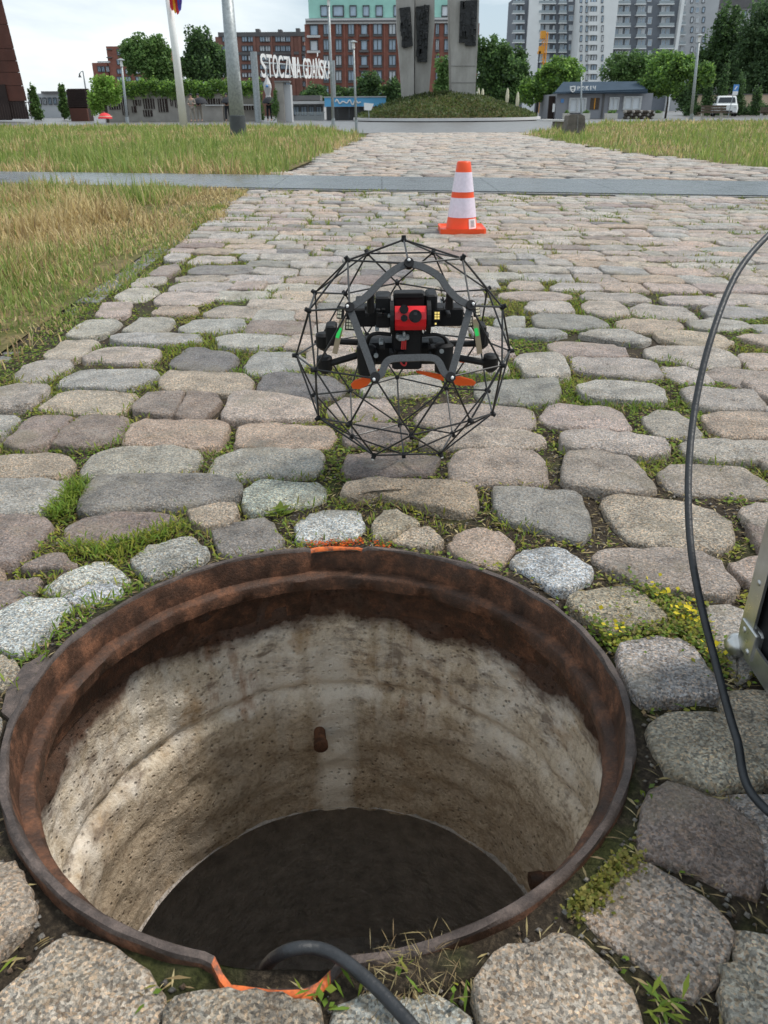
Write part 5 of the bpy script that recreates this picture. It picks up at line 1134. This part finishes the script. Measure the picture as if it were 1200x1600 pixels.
b = MB(); b.prism([P(x_,y_,Yk-.72) for x_,y_ in ((891,134.5),(899.5,134),(899.5,140),(897.5,143),(895,144.5),(892.5,143),(891,140))], (0,.1,0)); sh = b.build('shield', WHITE, rf)
b = MB(); b.prism([P(x_,y_,Yk-.74) for x_,y_ in ((893,136.5),(897.5,136.2),(897.5,138.5),(893,138.8))], (0,.02,0)); b.prism([P(x_,y_,Yk-.74) for x_,y_ in ((894,140.3),(897,140),(895.4,142.6))], (0,.02,0)); b.build('shield_mark', KROOF, sh)
for i, (x0, x1, lb) in enumerate(((882,890,'under the left pavilion window'),(911,922,'below the brown shutter'),(948,965,'in front of the narrow pavilion window'),(1022,1035,'beside the bare tree trunk'))):
    t = thing('planter', 'cream box planter with green plants '+lb, 'planter', (X((x0+x1)/2,62), 62, 0), 'planters along the pavilion'); solid('tub', BLKWALL, x0, 177, x1, 187, 62, .7, t, True)
    foliage('plants', [((x0+x1)/2,175.5,(x1-x0)*.42,3)], 220, 62.3, t, 2.2*mpp(62), MDG, seed=40+i, clump=.5)
t = thing('rubble_wall', 'low rough brown stone wall in front of the pavilion', 'wall', (X(1000,60), 60, 0))
for k in range(11):
    for r_ in range(3):
        xa = 976+k*4.2+(r_%2)*1.5; ya = 172.5+r_*4.6; b = MB(); c_ = P(xa+2, ya+2.2, 60+rng.uniform(-.05,.05)); k_ = mpp(60); b.bbox((c_.x-2*k_,c_.y,c_.z-2.15*k_),(c_.x+2*k_,c_.y+.5,c_.z+2.15*k_), .05); b.build('stone', BARK if (k+r_)%3 else WALLC, t)
# street furniture ----------------------------------------------------------------
def lamp(label, x_, yb, xt, yt, Y, r_=None, head=True, mat=STEEL):
    bx, zt_ = X(x_, Y, yb), Z(yt, Y, xt); t = thing('lamp_post', label, 'lamp post', (bx, Y, 0), 'lamp posts around the square'); k_ = mpp(Y); r_ = r_ or 2.4*k_
    xt_ = bx+(X(xt,Y,yt)-bx)*.8
    b = MB(); b.tube([(bx,Y,-.05),(bx*.5+xt_*.5,Y,zt_*.5),(xt_,Y,zt_)], [r_,r_*.9,r_*.72], 12); b.build('pole', mat, t, smooth=True)
    b = MB(); b.tube([(bx,Y,-.05),(bx,Y,.35)], r_*1.25, 12); b.build('base_sleeve', mat, t, smooth=40)
    if head:
        b = MB(); b.lathe((xt_,Y,zt_), [(2.1*k_,0),(2.1*k_,6*k_),(1.4*k_,8*k_)], 12); b.build('lamp_glass', WHITE, t, smooth=40)
        b = MB(); b.lathe((xt_,Y,zt_), [(.01,8*k_),(6*k_,8.2*k_),(5.8*k_,8.9*k_),(2*k_,10.4*k_),(.01,10.8*k_)], 16); b.build('lamp_hood', STEEL, t, smooth=40)
    return t
lamp('tall grey lamp post in front of the gatehouse, its head cut by the top edge', 521, 197, 513, 9, 34); lamp('slim lamp post with a flat hood at the left foot of the mound', 557, 201, 552, 76, 28, 1.9*mpp(28)); lamp('lamp post with a flat hood at the far right beside the bench', 1079, 191, 1090, 66, 45)
lamp('lamp post with a flat hood in front of the round bush', 199, 189, 191, 104, 52, 2.1*mpp(52)); lamp('thin grey post in front of the pavilion window', 908, 184, 907, 120, 58, 1.4*mpp(58), False)
t = thing('lamp_post', 'far curved lamp post with a bell shade above the slatted box', 'lamp post', (X(134,100), 100, 0), 'lamp posts around the square'); k_ = mpp(100)
p0, p1 = P(134,140,100), P(129.5,111,100); b = MB(); b.tube([(p0.x,100,-.05), p0, p1], [.12,.09,.06], 8); b.build('pole', STEEL, t); b = MB(); b.lathe(P(125,121,100), [(2.6*k_,0),(1.2*k_,3*k_),(.5*k_,6*k_)], 10); b.build('bell_shade', GREYB, t); b = MB(); b.tube([P(125,115,100), P(126.5,112,100), p1], .04, 6); b.build('bracket_arm', STEEL, t)
t = thing('mast', 'thick galvanised steel mast with a dark base sleeve in the meadow', 'mast', (X(372,24,200), 24, 0)); xb, xt_ = X(372,24,200), X(357,24,20); k_ = mpp(24)
b = MB(); zt_ = Z(-15,24,355); b.tube([(xb,24,-.05),(xb*.55+xt_*.45,24,zt_*.5),(xt_,24,zt_)], [12.2*k_,10*k_,8.4*k_], 20); b.build('pole', STEEL, t, smooth=True); zs_ = Z(181,24,371); b = MB(); b.tube([(xb,24,-.05),(xb,24,zs_)], [12.6*k_,12.3*k_], 20); b.build('base_sleeve', WINF, t, smooth=40); solid('label_plate', WHITE, 373.5, 112, 375.5, 126, 23.76, .01, t)
t = thing('flagpole', 'white flagpole with a furled red and yellow flag', 'flagpole', (X(287,36,195), 36, 0)); xb, xt_ = X(287,36,195), X(268,36,20); k_ = mpp(36); zt_ = Z(-30,36,262); b = MB(); b.tube([(xb,36,-.05),(xb*.5+xt_*.5,36,zt_*.5),(xt_-.06,36,zt_)], [6.4*k_,5.6*k_,4.9*k_], 16); b.build('pole', WHITE, t, smooth=True)
for i, (xa, xb2, yb2, mm) in enumerate(((265,272,14,FLAGR),(270,277,18,FLAGY),(274,280,20,FLAGR),(277,283,15,FLAGB))):
    b = MB(); pts = [P(xa+1,-22,35.7-.04*i), P(xb2-1,-22,35.74-.04*i), P(xb2+1,2,35.65-.04*i), P(xb2-.5,yb2,35.7-.04*i), P((xa+xb2)/2,yb2+3,35.6-.04*i), P(xa+1,yb2-3,35.7-.04*i), P(xa-.5,0,35.65-.04*i)]; b.prism(pts, (0,.05,0)); b.build('flag', mm, t)
t = thing('crane', 'orange lattice mast in front of the dark apartment tower', 'crane', (X(848,150), 150, 0)); k_ = mpp(150); b = MB()
for sx in (-1,1): b.tube([(X(848,150)+sx*1.6*k_,150,0),(X(849,150)+sx*1.4*k_,150,Z(50,150,848))], .10, 6)
b.build('mast_rail', YELM, t); 
for k in range(16):
    b = MB(); ya = 120-k*4.4; b.tube([P(846.4,ya,150), P(850.2,ya-4.4,150)], .08, 5); b.build('brace', YELM, t)
for x0, y0, x1, y1 in ((845.5,48,853,60),(842.5,72,850,84),(841,80,845,84)): solid('cabin', YELM, x0, y0, x1, y1, 149.6, 1, t)
for i, (x_, yt, lb) in enumerate(((748,137,'leftmost, by the separate pylon'),(754.5,138,'second from the pylon'),(793.5,137,'between the dense tree and the bright tree'),(809.5,143,'rightmost, at the foot of the bright tree'))):
    t = thing('folded_parasol', 'folded cream parasol behind the mound, '+lb, 'parasol', (X(x_,70), 70, 0), 'folded cream parasols behind the mound'); k_ = mpp(70); c_ = P(x_, yt, 70); b = MB(); b.lathe((c_.x,70,c_.z), [(.02,0),(1.6*k_,-3*k_),(2.8*k_,-12*k_),(2.4*k_,-20*k_),(.6*k_,-22*k_)], 10); b.build('canopy', CREAM, t, smooth=40); b = MB(); b.tube([(c_.x,70,-.05),(c_.x,70,c_.z)], .03, 6); b.build('pole', STEEL, t)
t = thing('concrete_block', 'squat weathered concrete block at the edge of the right meadow', 'block', (X(899,24), 24, 0)); b = MB(); b.prism([P(884,209,24),P(915,207,24),P(914,181,24),P(908,178.5,24),P(892,178.5,24),P(889,181,24)], (0,.55,0)); b.build('block_body', M('weathered_concrete', (.14,.125,.11), .9, nsc=6, amt=.35, bsc=25, bst=.6), t)
b = MB(); b.tube([P(903,180,23.99), P(902,207,23.99)], .02, 5); b.build('arris', KERB, t)
t = thing('slab_bench', 'long low concrete slab bench left of the weathered block', 'bench', (X(870,30), 30, 0)); b = MB(); b.prism([P(848,189,30),P(893,190.5,30),P(893,187,30),P(848,186.5,30)], (0,1.2,0)); b.build('seat', STONEW, t); solid('leg', WALLC, 868, 190, 882, 203, 30.2, .6, t, True); solid('leg', WALLC, 900, 190, 906, 203, 30.2, .6, t, True)
def bench(label, x0, x1, y0, Y):
    t = thing('park_bench', label, 'bench', (X((x0+x1)/2,Y), Y, 0), 'park benches by the road'); k_ = mpp(Y); a_, c_ = X(x0,Y,175), X(x1,Y,175); zt_ = Z(y0,Y,x0)
    for xx in (a_+.12, c_-.12): b = MB(); b.prism([(xx-.06,Y,-.05),(xx+.06,Y,-.05),(xx+.06,Y+.16,zt_),(xx-.06,Y+.16,zt_)], (0,.1,0)); b.build('leg', STONEW, t)
    for k in range(3): MB().box((a_-.03,Y-.03+.03*k,zt_*.62+k*.12),(c_+.03,Y+.02+.03*k,zt_*.62+k*.12+.1)).build('back_slat', WOOD, t)
    for k in range(3): MB().box((a_-.25,Y-.5+.15*k,.40),(c_+.1,Y-.38+.15*k,.44)).build('seat_slat', WOOD, t)
bench('wooden park bench with pale posts right of the far lamp post', 1096, 1133, 168, 44); bench('wooden park bench cut by the right border', 1189, 1225, 172, 52)
# car, sign, stone
t = thing('parked_car', 'white hatchback parked before the row of cypresses', 'car', (X(1134,70), 70, 0)); xc = X(1134,70,170); hw = .88
def ring_sec(y, hw_, z0_, z1_): return [(xc-hw_,y,z0_),(xc-hw_*1.02,y,(z0_+z1_)/2),(xc-hw_*.92,y,z1_),(xc+hw_*.92,y,z1_),(xc+hw_*1.02,y,(z0_+z1_)/2),(xc+hw_,y,z0_)]
def loft(name, secs, mat, par):
    b = MB(); n_ = len(secs[0]); vs = [p_ for s_ in secs for p_ in s_]; fs = [tuple(range(n_)), tuple(range((len(secs)-1)*n_, len(secs)*n_))]
    for i in range(len(secs)-1): fs += [(i*n_+k, i*n_+(k+1)%n_, (i+1)*n_+(k+1)%n_, (i+1)*n_+k) for k in range(n_)]
    b.add(vs, fs); return b.build(name, mat, par, smooth=35)
body = loft('body', [ring_sec(69.9,.78,.32,.82), ring_sec(70.05,.87,.25,.92), ring_sec(71.2,.88,.22,.95), ring_sec(73.6,.88,.25,.92), ring_sec(73.9,.76,.32,.8)], CARP, t)
cab = loft('cabin', [ring_sec(70.35,.76,.93,.97), ring_sec(70.8,.74,.93,1.42), ring_sec(71.3,.72,.93,1.5), ring_sec(72.6,.72,.93,1.48), ring_sec(73.3,.75,.93,.97)], CARP, t)
b = MB(); b.prism([(xc-.66,70.36,1.0),(xc+.66,70.36,1.0),(xc+.58,70.70,1.36),(xc-.58,70.70,1.36)], (0,-.03,.02)); b.build('window', DARKG, t)
for sx in (-1,1):
    b = MB(); b.prism([(xc+sx*.765,70.9,.99),(xc+sx*.765,72.7,.99),(xc+sx*.735,72.4,1.36),(xc+sx*.735,71.05,1.36)], (sx*.02,0,0)); b.build('window', DARKG, t); MB().bbox((xc+sx*.66-.11,69.88,.62),(xc+sx*.66+.11,69.96,.74), .02).build('headlight', STONEW, t); MB().bbox((xc+sx*.97-.07,71.0,.98),(xc+sx*.97+.07,71.1,1.1), .02).build('mirror', BLACK, t)
    for yy in (70.7, 73.0):
        b = MB(); b.tube([(xc+sx*.72,yy,.3),(xc+sx*.9,yy,.3)], .31, 16); wl = b.build('wheel', BLACK, t, smooth=40); b = MB(); b.tube([(xc+sx*.89,yy,.3),(xc+sx*.91,yy,.3)], .18, 10); b.build('rim', STEEL, wl)
MB().bbox((xc-.5,69.86,.3),(xc+.5,69.92,.42), .02).build('grille', BLACK, t); t.rotation_euler.z = R(-17)
MB().bbox((xc-.26,69.85,.46),(xc+.26,69.9,.56), .01).build('number_plate', WHITE, t)
t = thing('parking_sign', 'blue and white sign on a pole above the white car', 'sign', (X(1148,64), 64, 0)); solid('plate', SIGNB, 1145.5, 132, 1154, 148.5, 64, .03, t); solid('lower_plate', WHITE, 1144.8, 142.5, 1153, 148.5, 63.96, .03, t); b = MB(); b.tube([(X(1149,64),64.05,-.05),P(1149.5,132,64.05)], .03, 6); b.build('pole', STEEL, t); b = MB(); b.prism([P(x_,y_,63.97) for x_,y_ in ((1147,140),(1151,134.5),(1153,134.5),(1149,140))], (0,.02,0)); b.build('arrow', WHITE, t)
t = thing('road_kerb', 'pale kerb and road edge in front of the white car', 'kerb', (X(1050,52), 52, 0)); solid('kerb_body', STONEW, 915, 186.5, 1260, 188.6, 54, .3, t)
# people ---------------------------------------------------------------------------
def person(label, px, Y, h, top, bottom, face=0.0, stride=.12):
    x0, s_ = X(px,Y,180), h/1.75; t = thing('person', label, 'person', (x0, Y, 0), 'people beyond the meadow')
    def skinned(name, joints, edges_, mat):
        me = bpy.data.meshes.new(name); me.from_pydata([(j[0]*s_, j[1]*s_, j[2]*s_) for j in joints], edges_, []); me.materials.append(mat); o = bpy.data.objects.new(name, me); COL.objects.link(o); o.parent = t
        o.modifiers.new('skin', 'SKIN'); sv = me.skin_vertices[0].data
        for v_, j in zip(sv, joints): v_.radius = (j[3]*s_, j[3]*s_)
        sv[0].use_root = True; o.modifiers.new('smooth', 'SUBSURF').levels = 1; return o
    J = [(0,0,.95,.13),(0,0,1.2,.14),(0,0,1.42,.13),(0,0,1.5,.055),(0,-.02,1.64,.10),(0,-.02,1.73,.07),(-.1,0,.9,.09),(-.11,-stride,.5,.065),(-.11,-stride*.4,.09,.045),(-.11,-stride*.4-.16,.04,.035),(.1,0,.9,.09),(.11,stride,.5,.065),(.11,stride*1.4,.09,.045),(.11,stride*1.4-.16,.04,.035),
         (-.2,0,1.4,.06),(-.25,-.05,1.12,.045),(-.17,-.25,1.1,.035),(-.13,-.31,1.15,.04),(.2,0,1.4,.06),(.26,-.02,1.12,.045),(.15,-.24,1.15,.035),(.11,-.3,1.2,.04)]
    E = [(0,1),(1,2),(2,3),(3,4),(4,5),(0,6),(6,7),(7,8),(8,9),(0,10),(10,11),(11,12),(12,13),(2,14),(14,15),(15,16),(16,17),(2,18),(18,19),(19,20),(20,21)]
    skinned('body', J, E, SKIN)
    T = [(0,0,.95,.15),(0,0,1.2,.16),(0,0,1.43,.145),(-.2,0,1.41,.075),(-.255,-.05,1.12,.06),(-.18,-.23,1.1,.05),(.2,0,1.41,.075),(.265,-.02,1.12,.06),(.16,-.22,1.15,.05)]
    skinned('jacket', T, [(0,1),(1,2),(2,3),(3,4),(4,5),(2,6),(6,7),(7,8)], top)
    L_ = [(0,0,.97,.14),(-.1,0,.9,.105),(-.11,-stride,.5,.08),(-.11,-stride*.4,.12,.06),(.1,0,.9,.105),(.11,stride,.5,.08),(.11,stride*1.4,.12,.06)]
    skinned('trousers', L_, [(0,1),(1,2),(2,3),(0,4),(4,5),(5,6)], bottom)
    hb = MB(); hb.ball((0,.015*s_,1.68*s_), .115*s_, 10, (1,1.05,.95)); ho = hb.build('hair', CLOTHB, None, smooth=True); ho.parent = t
    return t
def umbrella(label, px, py, Y, rp, mat, hem=None, zhold=1.15, tilt=0):
    c_ = P(px,py,Y); k_ = mpp(Y); t = thing('umbrella', label, 'umbrella', (c_.x, Y, 0), 'umbrellas beyond the meadow'); r_ = rp*k_; b = MB(); n_ = 16; prof = [(.03,0),(.45,-.1),(.8,-.34),(1,-.72)]
    b.lathe(c_, [(r_*a_, r_*z_) for a_, z_ in prof], n_); b.lathe(c_+Vector((0,0,-.02)), [(r_*a_*.99, r_*z_) for a_, z_ in reversed(prof)], n_); cn = b.build('canopy', mat, t, smooth=50)
    if hem: b = MB(); b.lathe(c_, [(r_*.995,-.43*r_),(r_*1.01,-.5*r_)], n_); b.build('hem', hem, cn)
    b = MB(); b.tube([c_+Vector((0,0,.08)), (c_.x,Y,zhold)], .012, 6); b.build('shaft', STEEL, t)
    return t
person('person in dark clothes walking below the shipyard sign with an umbrella', 421, 60, 1.75, CLOTHB, CLOTHB); umbrella('dark umbrella held by the person below the shipyard sign', 421, 151, 59.72, 12, CLOTHB)
person('person in beige trousers right of the white flagpole', 301, 60, 1.7, CLOTHG, CLOTHG); person('person in dark clothes under an umbrella right of the white flagpole', 312, 61, 1.72, CLOTHB, CLOTHG); umbrella('dark umbrella right of the white flagpole', 312, 152, 60.7, 11.5, CLOTHB)
person('person in dark jacket just left of the thick steel mast', 356, 60, 1.72, CLOTHB, CLOTHB); umbrella('black umbrella just left of the thick steel mast', 356, 151, 59.7, 11.5, CLOTHB)
umbrella('red umbrella with a pale hem low above the tall grass', 163, 176, 48, 11, REDU, CREAM, -.05)
# small fittings on the drone
for k in range(34):
    zx, zy = float(rng.uniform(380,840)), float(rng.choice([rng.uniform(380,470), rng.uniform(520,690)])); 
    if 540 < zx < 720 and zy < 520: continue
    w_, h_ = rng.uniform(8,34), rng.uniform(6,22); block('fitting', STEEL if rng.random() < .16 else BLACK, (zx-w_/2,zy-h_/2), (zx+w_/2,zy+h_/2), -.03-rng.uniform(0,.008), -.005, .001)
